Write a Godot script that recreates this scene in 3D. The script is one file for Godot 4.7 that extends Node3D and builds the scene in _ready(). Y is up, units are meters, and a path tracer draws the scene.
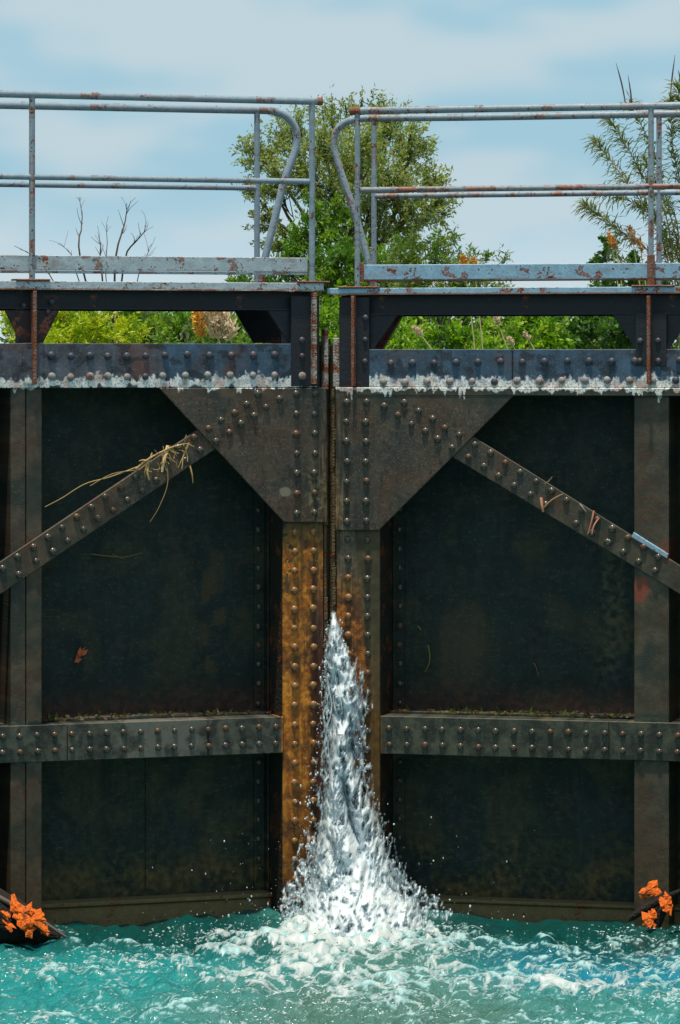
extends Node3D
# A pair of riveted steel lock gates meeting in a mitre, a leak spurting between them into a turquoise pool, trees behind.

const GU := 2.8      # width of one gate leaf in metres that the painted wear maps cover
const GV := 3.8      # height that they cover
const PPM := 260.0   # wear map pixels per metre

var rng := RandomNumberGenerator.new()
var taken := {}
var n_fine: PackedByteArray
var n_mid: PackedByteArray
var n_coarse: PackedByteArray
var n_speck: PackedByteArray
var n_streak: PackedByteArray
var M := {}
var rivet_meshes: Array = []

# ------------------------------------------------------------------ mesh collecting
class MB:
	var v := PackedVector3Array()
	var n := PackedVector3Array()
	var uv := PackedVector2Array()
	var c := PackedColorArray()
	var idx := PackedInt32Array()
	var colored := false

	func quad(a: Vector3, b: Vector3, cc: Vector3, d: Vector3, hint: Vector3) -> void:
		var nn := (b - a).cross(cc - a)
		if nn.length_squared() < 1e-14:
			nn = (cc - a).cross(d - a)
		nn = nn.normalized()
		var flip := nn.dot(hint) > 0.0
		if not flip:
			nn = -nn
		var k := v.size()
		for p in [a, b, cc, d]:
			v.append(p); n.append(nn); uv.append(Vector2(absf(p.x) / 2.8, 1.0 - p.y / 3.8))
		if flip:
			idx.append_array([k, k + 2, k + 1, k, k + 3, k + 2])
		else:
			idx.append_array([k, k + 1, k + 2, k, k + 2, k + 3])

	func tri(a: Vector3, b: Vector3, cc: Vector3, hint: Vector3) -> void:
		var nn := (b - a).cross(cc - a).normalized()
		var flip := nn.dot(hint) > 0.0
		if not flip:
			nn = -nn
		var k := v.size()
		for p in [a, b, cc]:
			v.append(p); n.append(nn); uv.append(Vector2(absf(p.x) / 2.8, 1.0 - p.y / 3.8))
		if flip:
			idx.append_array([k, k + 2, k + 1])
		else:
			idx.append_array([k, k + 1, k + 2])

	# an extruded convex polygon in the xy plane from z = w0 to w1, its front edges chamfered
	func plate(poly: Array, w0: float, w1: float, bevel := 0.003) -> void:
		var p: Array = poly.duplicate()
		var area := 0.0
		for i in p.size():
			var q: Vector2 = p[(i + 1) % p.size()]
			area += p[i].x * q.y - q.x * p[i].y
		if area < 0.0:
			p.reverse()
		var m := p.size()
		var ins: Array = []
		for i in m:
			var a: Vector2 = p[(i + m - 1) % m]
			var b: Vector2 = p[i]
			var d: Vector2 = p[(i + 1) % m]
			var e1 := (b - a).normalized()
			var e2 := (d - b).normalized()
			var n1 := Vector2(-e1.y, e1.x)
			var n2 := Vector2(-e2.y, e2.x)
			var h := n1 + n2
			ins.append(b + h * (bevel / maxf(0.3, 1.0 + n1.dot(n2))))
		var mid := Vector2.ZERO
		for q in ins:
			mid += q / m
		for i in m:
			var a: Vector2 = p[i]
			var b: Vector2 = p[(i + 1) % m]
			var ai: Vector2 = ins[i]
			var bi: Vector2 = ins[(i + 1) % m]
			var e := (b - a).normalized()
			var out := Vector3(e.y, -e.x, 0.0)
			quad(Vector3(a.x, a.y, w0), Vector3(b.x, b.y, w0), Vector3(b.x, b.y, w1 - bevel), Vector3(a.x, a.y, w1 - bevel), out)
			quad(Vector3(a.x, a.y, w1 - bevel), Vector3(b.x, b.y, w1 - bevel), Vector3(bi.x, bi.y, w1), Vector3(ai.x, ai.y, w1), out + Vector3(0, 0, 1))
			tri(Vector3(ai.x, ai.y, w1), Vector3(bi.x, bi.y, w1), Vector3(mid.x, mid.y, w1), Vector3(0, 0, 1))
			tri(Vector3(a.x, a.y, w0), Vector3(b.x, b.y, w0), Vector3(mid.x, mid.y, w0), Vector3(0, 0, -1))

	func box(u0: float, u1: float, v0: float, v1: float, w0: float, w1: float, bevel := 0.003) -> void:
		plate([Vector2(u0, v0), Vector2(u1, v0), Vector2(u1, v1), Vector2(u0, v1)], w0, w1, bevel)

	# a round bar along a path; radii per point
	func tube(path: Array, radii: Array, sides := 10, caps := true, col := Color.WHITE) -> void:
		var k := v.size()
		var m := path.size()
		var up := Vector3.UP
		for i in m:
			var t: Vector3 = ((path[mini(i + 1, m - 1)] as Vector3) - (path[maxi(i - 1, 0)] as Vector3)).normalized()
			if absf(t.dot(up)) > 0.95:
				up = Vector3.RIGHT if absf(t.x) < 0.9 else Vector3.BACK
			var s := t.cross(up).normalized()
			var b := s.cross(t).normalized()
			up = b
			for j in sides:
				var a := TAU * j / sides
				var d := s * cos(a) + b * sin(a)
				v.append(path[i] + d * radii[i]); n.append(d); uv.append(Vector2(float(j) / sides, i)); c.append(col)
		for i in m - 1:
			for j in sides:
				var a := k + i * sides + j
				var b := k + i * sides + (j + 1) % sides
				idx.append_array([a, b, a + sides, b, b + sides, a + sides])
		if caps:
			for e in [0, m - 1]:
				var t: Vector3 = ((path[1] as Vector3) - (path[0] as Vector3)) if e == 0 else ((path[m - 2] as Vector3) - (path[m - 1] as Vector3))
				var q := v.size()
				v.append(path[e]); n.append(-t.normalized()); uv.append(Vector2.ZERO); c.append(col)
				for j in sides:
					v.append(v[k + e * sides + j]); n.append(-t.normalized()); uv.append(Vector2.ZERO); c.append(col)
				for j in sides:
					if e == 0:
						idx.append_array([q, q + 1 + (j + 1) % sides, q + 1 + j])
					else:
						idx.append_array([q, q + 1 + j, q + 1 + (j + 1) % sides])
		colored = true

	# a folded pointed leaf
	func leaf(p: Vector3, dir: Vector3, side: Vector3, length: float, width: float, col: Color) -> void:
		var k := v.size()
		var nn := dir.cross(side).normalized()
		var mid := p + dir * (length * 0.45)
		v.append(p); v.append(mid + side * (width * 0.5) + nn * (width * 0.18)); v.append(p + dir * length - nn * (length * 0.08)); v.append(mid - side * (width * 0.5) + nn * (width * 0.18))
		for i in 4:
			n.append(nn); uv.append(Vector2.ZERO); c.append(col)
		idx.append_array([k, k + 1, k + 2, k, k + 2, k + 3])
		colored = true

	func mesh(mat: Material) -> ArrayMesh:
		var arr := []
		arr.resize(Mesh.ARRAY_MAX)
		arr[Mesh.ARRAY_VERTEX] = v
		arr[Mesh.ARRAY_NORMAL] = n
		arr[Mesh.ARRAY_TEX_UV] = uv
		if colored:
			if c.size() < v.size():
				var white := v.size() - c.size()
				for i in white:
					c.append(Color.WHITE)
			arr[Mesh.ARRAY_COLOR] = c
		arr[Mesh.ARRAY_INDEX] = idx
		var me := ArrayMesh.new()
		me.add_surface_from_arrays(Mesh.PRIMITIVE_TRIANGLES, arr)
		me.surface_set_material(0, mat)
		return me

func build(called: String, mb: MB, mat: Material, parent: Node = self) -> MeshInstance3D:
	var o := MeshInstance3D.new()
	o.mesh = mb.mesh(mat)
	return put(o, called, parent)

func put(o: Node, called: String, parent: Node = self) -> Node:
	var key := called
	if taken.has(called):
		taken[called] += 1
		key = "%s_%03d" % [called, taken[called]]
	else:
		taken[called] = 0
	o.name = key
	parent.add_child(o, true)
	return o

func thing(called: String, label: String, category: String, at := Vector3.ZERO, turn := 0.0, group := "") -> Node3D:
	var o := Node3D.new()
	put(o, called)
	o.position = at
	o.rotation.y = turn
	return tag(o, label, category, group)

func tag(o: Node3D, label: String, category := "", group := "", kind := "") -> Node3D:
	o.set_meta("label", label)
	if category != "": o.set_meta("category", category)
	if group != "": o.set_meta("group", group)
	if kind != "": o.set_meta("kind", kind)
	return o

# ------------------------------------------------------------------ noise and materials
func noise_bytes(sd: int, freq: float, octaves: int, w := 512, h := 512, kind := FastNoiseLite.TYPE_SIMPLEX_SMOOTH, ridged := false) -> Image:
	var f := FastNoiseLite.new()
	f.seed = sd
	f.noise_type = kind
	f.frequency = freq
	f.fractal_type = FastNoiseLite.FRACTAL_RIDGED if ridged else FastNoiseLite.FRACTAL_FBM
	f.fractal_octaves = octaves
	var im := f.get_seamless_image(w, h)
	im.convert(Image.FORMAT_L8)
	return im

func ns(t: PackedByteArray, x: float, y: float) -> float:
	return t[((int(y) & 511) << 9) | (int(x) & 511)] / 255.0

func mixc(a: Vector3, b: Vector3, t: float) -> Vector3:
	return a.lerp(b, clampf(t, 0.0, 1.0))

func sm(a: float, b: float, x: float) -> float:
	return smoothstep(a, b, x)

# wear maps of a leaf's front: paint, rust, lime and algae where the gate has them
func paint_leaf(left: bool) -> Array:
	var w := int(GU * PPM)
	var h := int(GV * PPM)
	var col := PackedByteArray(); col.resize(w * h * 3)
	var hei := PackedByteArray(); hei.resize(w * h)
	var vt: float = 3.356 if left else 3.326
	var vb: float = 3.102 if left else 3.064
	var band0: float = vb if left else vb + 0.038
	var gus: float = 2.312 if left else 2.264
	var g1: float = 1.169 if left else 1.173
	var g0: float = 0.961 if left else 0.952
	var off := 0.0 if left else 211.0
	for j in h:
		var v := GV - (j + 0.5) / PPM
		for i in w:
			var a := (i + 0.5) / PPM
			var x := i + off
			var y := j + off * 0.6
			var fi := ns(n_fine, x, y)
			var mi := ns(n_mid, x, y)
			var co := ns(n_coarse, x, y)
			var st := ns(n_streak, x * 1.3, y)
			var sp := ns(n_speck, x * 1.7, y * 1.7)
			var k := Vector3(78, 67, 54) if left else Vector3(72, 67, 53)
			k *= 0.66 + 0.5 * mi + 0.24 * fi
			k = mixc(k, Vector3(80, 50, 33), sm(0.6, 0.78, co) * sm(0.4, 0.6, fi) * 0.7)
			k = mixc(k, Vector3(30, 44, 40), sm(0.52, 0.75, 1.0 - co) * 0.55)
			k = mixc(k, Vector3(112, 104, 90), sm(0.74, 0.84, sp) * 0.5)
			var ht := 0.5 + 0.3 * (fi - 0.5) + 0.25 * (sp - 0.5)
			if v > vb - 0.06 and v < vt + 0.03:
				# the top girder: blue grey paint, with a band of white lime that runs down in drips
				var b := Vector3(88, 92, 102) if (left and a > 1.03) else Vector3(64, 90, 112)
				if v > vb:
					k = b * (0.62 + 0.45 * mi + 0.3 * fi * st)
					k = mixc(k, Vector3(104, 62, 52), sm(0.6, 0.72, co * 0.6 + sp * 0.4) * (0.75 if left else 0.4))
					k = mixc(k, Vector3(28, 30, 36), sm(0.55, 0.7, ns(n_mid, x + 91, y * 1.4)) * 0.55)
					k = mixc(k, Vector3(150, 160, 168), sm(0.72, 0.8, sp) * 0.4)
				if not left and v < band0 and v > vb:
					k = Vector3(58, 58, 50) * (0.7 + 0.6 * fi)
				var co0 := ns(n_mid, x * 0.7 + 55, 300)
				var lo := band0 - 0.002 - 0.045 * sm(0.66, 0.86, ns(n_streak, x * 0.9 + 40, 60)) - 0.026 * ns(n_fine, x * 1.5, 17) - 0.012 * ns(n_mid, x * 1.7, 77) + (0.02 if left else 0.0) + 0.05 * (ns(n_mid, x * 1.3 + 211, y) - 0.5)
				var hi := band0 + 0.068 + 0.07 * (ns(n_mid, x * 2.2, 133) - 0.5) + 0.05 * (ns(n_fine, x * 1.7, y * 1.5) - 0.5) + 0.05 * (co0 - 0.5)
				if v > lo and v < hi:
					var e := sm(0.0, 0.006, v - lo) * sm(0.0, 0.022, hi - v) * (0.72 + 0.4 * sm(0.25, 0.42, ns(n_mid, x * 1.6 + 300, y * 1.9))) * (1.0 - 0.8 * sm(0.66, 0.74, sp))
					var wh := Vector3(244, 244, 240) * (0.84 + 0.24 * fi)
					wh = mixc(wh, Vector3(170, 128, 112), sm(0.55, 0.75, mi) * 0.45)
					k = mixc(k, wh, e * 1.15)
					ht += 0.25 * e
			elif v >= vt + 0.03:
				k = Vector3(30, 36, 42) * (0.6 + 0.5 * mi + 0.3 * fi)
				k = mixc(k, Vector3(96, 50, 38), sm(0.55, 0.7, co * 0.5 + fi * 0.5) * 0.5)
				k = mixc(k, Vector3(150, 150, 150), sm(0.7, 0.8, sp) * 0.4)
			elif a < 0.31 and v <= gus:
				# the mitre stiles, stained orange where the leak keeps them wet
				var fl := sm(0.28, 0.70, st * 0.3 + fi * 0.5 + sp * 0.2)
				if left:
					var depth := sm(gus + 0.02, gus - 0.25, v)
					var rust := mixc(Vector3(176, 98, 24), Vector3(226, 148, 50), fl)
					rust = mixc(rust, Vector3(78, 40, 18), sm(0.48, 0.74, mi) * 0.5)
					rust = mixc(rust, Vector3(60, 42, 26), sm(0.56, 0.72, ns(n_mid, x * 0.7 + 140, y * 0.5)) * 0.4)
					rust = mixc(rust, Vector3(92, 50, 22), sm(0.52, 0.66, ns(n_streak, x * 1.1 + 9, y * 2.2)) * 0.3)
					rust = mixc(rust, Vector3(214, 160, 74), sm(0.66, 0.78, ns(n_fine, x * 1.5 + 19, y * 0.9)) * 0.55)
					k = mixc(Vector3(66, 62, 40), rust, clampf(0.3 + 0.9 * depth * sm(0.30, 0.2, a + 0.03 * (st - 0.5) - 0.08 * depth), 0.0, 1.0))
					k = mixc(k, Vector3(74, 40, 34), sm(0.155, 0.10, a + 0.05 * (fi - 0.5)) * sm(gus - 0.2, gus - 0.6, v) * 0.8)
					k = mixc(k, Vector3(38, 42, 30), sm(0.5, 0.68, ns(n_fine, x * 0.8 + 77, y * 0.8)) * sm(gus - 0.85, gus, v) * sm(0.19, 0.26, a) * 0.9)
					k = mixc(k, Vector3(58, 44, 20), sm(1.0, 0.2, v) * 0.35)
					ht += 0.5 * (fi - 0.5)
				else:
					k = Vector3(76, 68, 46) * (0.6 + 0.6 * mi + 0.25 * fi)
					var edge := 0.125 + 0.10 * sm(gus, 1.2, v) + 0.07 * (st - 0.5)
					var q := sm(edge + 0.06, edge - 0.02, a)
					var rr := mixc(Vector3(104, 56, 22), Vector3(190, 116, 40), fl)
					rr = mixc(rr, Vector3(58, 36, 24), sm(0.52, 0.66, mi) * 0.6)
					rr = mixc(rr, mixc(Vector3(70, 60, 48), Vector3(128, 114, 92), fi), sm(gus - 0.45, gus - 0.2, v))
					k = mixc(k, rr, q)
					k = mixc(k, Vector3(112, 76, 28) * (0.6 + 0.7 * fi), sm(1.75, 1.0, v) * 0.75)
					ht += 0.6 * q * (fi - 0.5)
			elif v > gus and v <= vb and a < 1.3:
				# gusset plate
				k = (Vector3(82, 70, 58) if left else Vector3(74, 67, 56)) * (0.72 + 0.36 * mi + 0.2 * fi)
				k = mixc(k, Vector3(78, 56, 42), sm(0.5, 0.7, co) * 0.5)
				k = mixc(k, Vector3(42, 50, 48), sm(0.5, 0.75, 1.0 - co) * 0.5)
				k = mixc(k, Vector3(150, 138, 116), sm(0.72, 0.82, sp) * 0.6)
				k = mixc(k, Vector3(118, 96, 74), sm(0.66, 0.76, ns(n_fine, x * 0.5 + 31, y * 2.2)) * 0.5)
				k = mixc(k, Vector3(34, 32, 30), sm(0.62, 0.74, ns(n_fine, x * 1.6 + 201, y * 0.6)) * 0.45)
				var low := sm(gus + 0.55, gus + 0.05, v)
				var lich := sm(0.54, 0.64, fi) * low * (sm(0.22, 0.1, a) if left else sm(0.12, 0.05, a))
				k = mixc(k, Vector3(142, 132, 92), lich * 0.85)
				k = mixc(k, Vector3(120, 88, 44), low * sm(0.09, 0.05, a) * 0.5)
				if left:
					var pt := Vector2(a - 0.29, v - 2.49)
					k = mixc(k, Vector3(150, 140, 120), sm(0.05, 0.035, Vector2(pt.x, pt.y * 1.4).length() + 0.03 * (mi - 0.5)) * 0.8)
			elif v > g0 - 0.02 and v < g1 + 0.03 and a > 0.29:
				k = (Vector3(74, 76, 68) if left else Vector3(62, 68, 56)) * (0.42 + 0.85 * mi + 0.35 * fi)
				k = mixc(k, Vector3(30, 34, 32), sm(0.55, 0.68, ns(n_mid, x * 1.5 + 61, y * 1.2)) * 0.6)
				k = mixc(k, Vector3(140, 138, 124), sm(0.72, 0.82, sp) * 0.5)
				if left:
					var pale := sm(0.72, 0.86, a) * sm(1.42, 1.25, a)
					k = mixc(k, Vector3(112, 112, 104), pale * sm(0.34, 0.5, co * 0.5 + mi * 0.5) * 0.85)
				k = mixc(k, Vector3(92, 64, 48), sm(0.62, 0.74, sp * 0.5 + mi * 0.5) * 0.6)
			else:
				# posts and braces; they rust towards the water
				var wet := sm(0.95, 0.15, v)
				k = mixc(k, Vector3(84, 66, 44) * (0.6 + 0.7 * fi), wet * 0.5)
				if not left and a > 1.75:
					k = mixc(k, Vector3(150, 72, 48), sm(0.10, 0.05, Vector2((a - 1.84) * 1.5, v - 1.94).length() + 0.05 * (fi - 0.5)) * 0.8)
					k = mixc(k, Vector3(120, 66, 46), sm(0.09, 0.04, Vector2(a - 2.0, v - 2.17).length() + 0.05 * (fi - 0.5)) * 0.7)
			if a < 0.31 and v < vb:
				var rn := sm(0.60, 0.72, ns(n_streak, x * 1.9 + 23, y * 0.9)) * sm(0.30, 0.05, a)
				k = mixc(k, Vector3(40, 34, 24), rn * 0.55)
				k = mixc(k, Vector3(176, 150, 104), sm(0.66, 0.76, ns(n_streak, x * 2.3 + 123, y * 1.1)) * sm(0.16, 0.04, a) * 0.4)
			var wl := sm(0.14, 0.02, v + 0.06 * (mi - 0.5))
			k = mixc(k, Vector3(52, 50, 30) * (0.5 + fi), wl * 0.7)
			var at := (j * w + i) * 3
			col[at] = clampi(int(k.x), 0, 255)
			col[at + 1] = clampi(int(k.y), 0, 255)
			col[at + 2] = clampi(int(k.z), 0, 255)
			hei[j * w + i] = clampi(int(ht * 255.0), 0, 255)
	return [Image.create_from_data(w, h, false, Image.FORMAT_RGB8, col), Image.create_from_data(w, h, false, Image.FORMAT_L8, hei)]

# the recessed skin of a leaf: dark paint with damp stains
func paint_skin(left: bool) -> Image:
	var ppm := 180.0
	var w := int(GU * ppm)
	var h := int(GV * ppm)
	var col := PackedByteArray(); col.resize(w * h * 3)
	var g1: float = 1.174 if left else 1.167
	var off := 0.0 if left else 157.0
	for j in h:
		var v := GV - (j + 0.5) / ppm
		for i in w:
			var a := (i + 0.5) / ppm
			var x := i * 1.2 + off
			var y := j * 1.2 + off
			var fi := ns(n_fine, x, y)
			var mi := ns(n_mid, x, y)
			var co := ns(n_coarse, x, y)
			var st := ns(n_streak, x, y)
			var sp := ns(n_speck, x * 1.5, y * 1.5)
			var k := mixc(Vector3(8, 31, 27), Vector3(26, 44, 36), sm(0.3, 0.7, mi * 0.85 + st * 0.15))
			k = mixc(k, Vector3(22, 40, 44), sm(0.5, 0.75, 1.0 - co) * 0.6)
			k = mixc(k, Vector3(56, 56, 40), sm(0.52, 0.72, co) * (0.75 if v < 2.2 else 0.3))
			k *= 0.8 + 0.4 * fi
			k = mixc(k, Vector3(72, 56, 38), sm(0.60, 0.72, ns(n_streak, x * 2.3 + 71, y * 0.8)) * sm(0.5, 0.62, ns(n_coarse, x * 1.3 + 99, y * 1.1)) * 0.3)
			k = mixc(k, Vector3(10, 20, 18), sm(0.60, 0.74, ns(n_streak, x * 0.9 + 171, y * 1.5)) * 0.22)
			k = mixc(k, Vector3(54, 50, 36), sm(0.56, 0.66, ns(n_mid, x * 0.8 + 17, y * 0.8)) * sm(0.45, 0.55, fi) * 0.5)
			k = mixc(k, Vector3(96, 90, 72), sm(0.70, 0.76, ns(n_fine, x * 0.6, y * 2.4 + 37)) * 0.35)
			if v > g1 - 0.02:
				var d := v - g1
				k = mixc(k, Vector3(78, 50, 38) * (0.6 + 0.7 * fi), sm(0.22, 0.02, d + 0.14 * (mi - 0.5)) * 0.85)
			else:
				k *= 1.15
				k = mixc(k, Vector3(98, 84, 44) * (0.5 + 0.9 * fi), sm(0.55, 0.1, v + 0.3 * (mi - 0.5)) * sm(0.35, 0.75, fi * 0.35 + co * 0.65 + 0.1) * 0.8)
			if left:
				k = mixc(k, Vector3(74, 58, 34), sm(0.12, 0.02, absf(a - 0.62 - 0.12 * (st - 0.5))) * sm(1.2, 1.5, v) * sm(2.3, 2.0, v) * sm(0.4, 0.6, mi) * 0.8)
			else:
				k = mixc(k, Vector3(96, 92, 58), sm(0.13, 0.02, absf(a - 1.62 - 0.1 * (st - 0.5))) * sm(1.25, 1.5, v) * sm(2.6, 1.9, v) * sm(0.2, 0.75, fi) * 0.7)
				k = mixc(k, Vector3(84, 66, 48), sm(0.32, 0.05, Vector2(a - 0.75, (v - 1.55) * 0.8).length() + 0.2 * (mi - 0.5)) * 0.55)
			k = mixc(k, Vector3(130, 124, 104), sm(0.8, 0.86, sp) * 0.5)
			var at := (j * w + i) * 3
			col[at] = clampi(int(k.x), 0, 255)
			col[at + 1] = clampi(int(k.y), 0, 255)
			col[at + 2] = clampi(int(k.z), 0, 255)
	return Image.create_from_data(w, h, false, Image.FORMAT_RGB8, col)

# a tile of flaking paint over rust, one metre across
func paint_rail(paint: Vector3, rust_at: float, sd: float) -> ImageTexture:
	var col := PackedByteArray(); col.resize(512 * 512 * 3)
	for j in 512:
		for i in 512:
			var fi := ns(n_fine, i + sd, j)
			var mi := ns(n_mid, i + sd * 2.0, j)
			var co := ns(n_coarse, i, j + sd)
			var sp := ns(n_speck, i, j + sd)
			var k := paint * (0.82 + 0.22 * mi + 0.12 * fi)
			var r := co * 0.45 + mi * 0.3 + fi * 0.25
			var ru := mixc(Vector3(122, 58, 28), Vector3(186, 104, 56), sp)
			ru = mixc(ru, Vector3(58, 30, 24), sm(0.5, 0.7, fi))
			k = mixc(k, ru, sm(rust_at, rust_at + 0.035, r))
			k = mixc(k, Vector3(96, 60, 42), sm(0.78, 0.84, sp) * 0.7)
			var at := (j * 512 + i) * 3
			col[at] = clampi(int(k.x), 0, 255); col[at + 1] = clampi(int(k.y), 0, 255); col[at + 2] = clampi(int(k.z), 0, 255)
	var im := Image.create_from_data(512, 512, false, Image.FORMAT_RGB8, col)
	im.generate_mipmaps()
	return ImageTexture.create_from_image(im)

func tri_mat(tex: Texture2D, scale: float, rough: float, bump := 0.0) -> StandardMaterial3D:
	var m := StandardMaterial3D.new()
	m.albedo_texture = tex
	m.roughness = rough
	m.uv1_triplanar = true
	m.uv1_world_triplanar = true
	m.uv1_scale = Vector3.ONE * scale
	if bump > 0.0:
		m.heightmap_enabled = true
		m.heightmap_texture = M.height_tile
		m.heightmap_scale = bump
	return m

func plain(col: Color, rough: float) -> StandardMaterial3D:
	var m := StandardMaterial3D.new()
	m.albedo_color = col.linear_to_srgb()
	m.roughness = rough
	return m

func vcol(rough: float, back := Color.BLACK) -> StandardMaterial3D:
	var m := StandardMaterial3D.new()
	m.vertex_color_use_as_albedo = true
	m.roughness = rough
	if back != Color.BLACK:
		m.backlight_enabled = true
		m.backlight = back
	return m

func make_materials() -> void:
	n_fine = noise_bytes(11, 0.075, 4).get_data()
	n_mid = noise_bytes(12, 0.022, 4).get_data()
	n_coarse = noise_bytes(13, 0.008, 3).get_data()
	n_speck = noise_bytes(14, 0.16, 2).get_data()
	var s := noise_bytes(15, 0.06, 3, 512, 64)
	s.resize(512, 512, Image.INTERPOLATE_CUBIC)
	n_streak = s.get_data()
	M.height_tile = ImageTexture.create_from_image(noise_bytes(16, 0.06, 4))
	for side in ["left", "right"]:
		var pair := paint_leaf(side == "left")
		var m := StandardMaterial3D.new()
		m.albedo_texture = ImageTexture.create_from_image(pair[0])
		m.roughness = 0.58
		m.heightmap_enabled = true
		m.heightmap_texture = ImageTexture.create_from_image(pair[1])
		m.heightmap_scale = 0.28
		m.texture_repeat = false
		M["face_" + side] = m
		var k := StandardMaterial3D.new()
		k.albedo_texture = ImageTexture.create_from_image(paint_skin(side == "left"))
		k.roughness = 0.7
		k.texture_repeat = false
		M["skin_" + side] = k
	M.rail_left = tri_mat(paint_rail(Vector3(138, 156, 168), 0.635, 3.0), 1.0, 0.45, 0.08)
	M.rail_right = tri_mat(paint_rail(Vector3(142, 158, 168), 0.56, 90.0), 1.0, 0.45, 0.08)
	M.board_left = tri_mat(paint_rail(Vector3(178, 192, 198), 0.56, 200.0), 1.3, 0.5, 0.06)
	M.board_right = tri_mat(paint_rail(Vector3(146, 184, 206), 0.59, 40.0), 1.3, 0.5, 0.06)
	M.rusty_rail = tri_mat(paint_rail(Vector3(142, 152, 158), 0.49, 120.0), 0.7, 0.5, 0.08)
	M.flake = tri_mat(paint_rail(Vector3(252, 118, 22), 0.60, 88.0), 3.1, 0.8, 1.0)
	M.burnt = tri_mat(paint_rail(Vector3(30, 26, 25), 0.66, 350.0), 1.6, 0.9, 2.0)
	M.red_steel = tri_mat(paint_rail(Vector3(44, 32, 34), 0.55, 260.0), 1.4, 0.65, 0.12)
	M.rusty = tri_mat(paint_rail(Vector3(140, 108, 96), 0.47, 10.0), 2.6, 0.8, 0.5)
	M.peeled = tri_mat(paint_rail(Vector3(178, 176, 170), 0.47, 330.0), 2.0, 0.7, 0.5)
	M.dark_steel = tri_mat(paint_rail(Vector3(26, 32, 40), 0.68, 150.0), 1.2, 0.6, 0.12)
	M.sill = tri_mat(paint_rail(Vector3(124, 110, 74), 0.66, 177.0), 1.1, 0.8, 0.3)
	M.web = tri_mat(paint_rail(Vector3(44, 44, 36), 0.56, 77.0), 0.9, 0.7, 0.5)
	M.rivet = tri_mat(paint_rail(Vector3(90, 86, 77), 0.64, 60.0), 2.2, 0.22)
	M.rivet_brown = tri_mat(paint_rail(Vector3(92, 70, 52), 0.6, 30.0), 2.2, 0.4)
	M.rivet_blue = tri_mat(paint_rail(Vector3(62, 70, 84), 0.62, 60.0), 2.2, 0.5)
	M.rivet_white = tri_mat(paint_rail(Vector3(150, 150, 148), 0.56, 260.0), 2.6, 0.6)
	M.rivet_rust = tri_mat(paint_rail(Vector3(150, 112, 70), 0.55, 400.0), 2.2, 0.3)
	M.timber = tri_mat(paint_rail(Vector3(104, 88, 60), 0.57, 222.0), 2.0, 0.8, 0.6)
	M.concrete = tri_mat(paint_rail(Vector3(128, 124, 114), 0.75, 20.0), 0.5, 0.9, 0.6)
	M.bark = vcol(0.9)
	M.leaf = vcol(0.5, Color(0.9, 1.0, 0.4))
	M.straw = vcol(0.7)
	M.rivet.metallic = 0.25
	for q in 3:
		rivet_meshes.append(rivet_shape(q))

func rivet_shape(sd: int) -> ArrayMesh:
	var r := RandomNumberGenerator.new()
	r.seed = 50 + sd
	var mb := MB.new()
	var rings := [[1.0, 0.0], [0.93, 0.36], [0.7, 0.62], [0.36, 0.76]]
	var sides := 10
	var dent: Array = []
	for j in sides:
		dent.append(1.0 + r.randf_range(-0.05, 0.05))
	for g in rings:
		for j in sides:
			var a := TAU * j / sides
			var d := Vector3(cos(a) * g[0] * dent[j], sin(a) * g[0] * dent[j], g[1])
			mb.v.append(d * 0.0235); mb.n.append(Vector3(d.x, d.y, d.z * 1.3 + 0.15).normalized()); mb.uv.append(Vector2.ZERO)
	mb.v.append(Vector3(0, 0, 0.0187)); mb.n.append(Vector3(0, 0, 1)); mb.uv.append(Vector2.ZERO)
	for g in rings.size() - 1:
		for j in sides:
			var a := g * sides + j
			var b := g * sides + (j + 1) % sides
			mb.idx.append_array([a, a + sides, b, b, a + sides, b + sides])
	for j in sides:
		mb.idx.append_array([30 + j, 40, 30 + (j + 1) % sides])
	return mb.mesh(null)

func rivet(parent: Node, p: Vector2, w: float, mat: Material, size := 1.0) -> void:
	var o := MeshInstance3D.new()
	o.mesh = rivet_meshes[rng.randi() % 3]
	if mat == M.rivet and rng.randf() < 0.12:
		mat = M.rivet_brown
	if mat == M.rivet_white and rng.randf() < 0.25:
		mat = M.rivet_blue
	o.material_override = mat
	put(o, "rivet", parent)
	o.position = Vector3(p.x + rng.randf_range(-0.003, 0.003), p.y + rng.randf_range(-0.003, 0.003), w)
	o.rotation.z = rng.randf() * TAU
	o.scale = Vector3.ONE * size * rng.randf_range(0.84, 1.06)

func rivets(parent: Node, a: Vector2, b: Vector2, n: int, w: float, mat: Material, size := 1.0) -> void:
	for i in n:
		rivet(parent, a.lerp(b, float(i) / maxi(1, n - 1)), w, mat, size)

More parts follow.
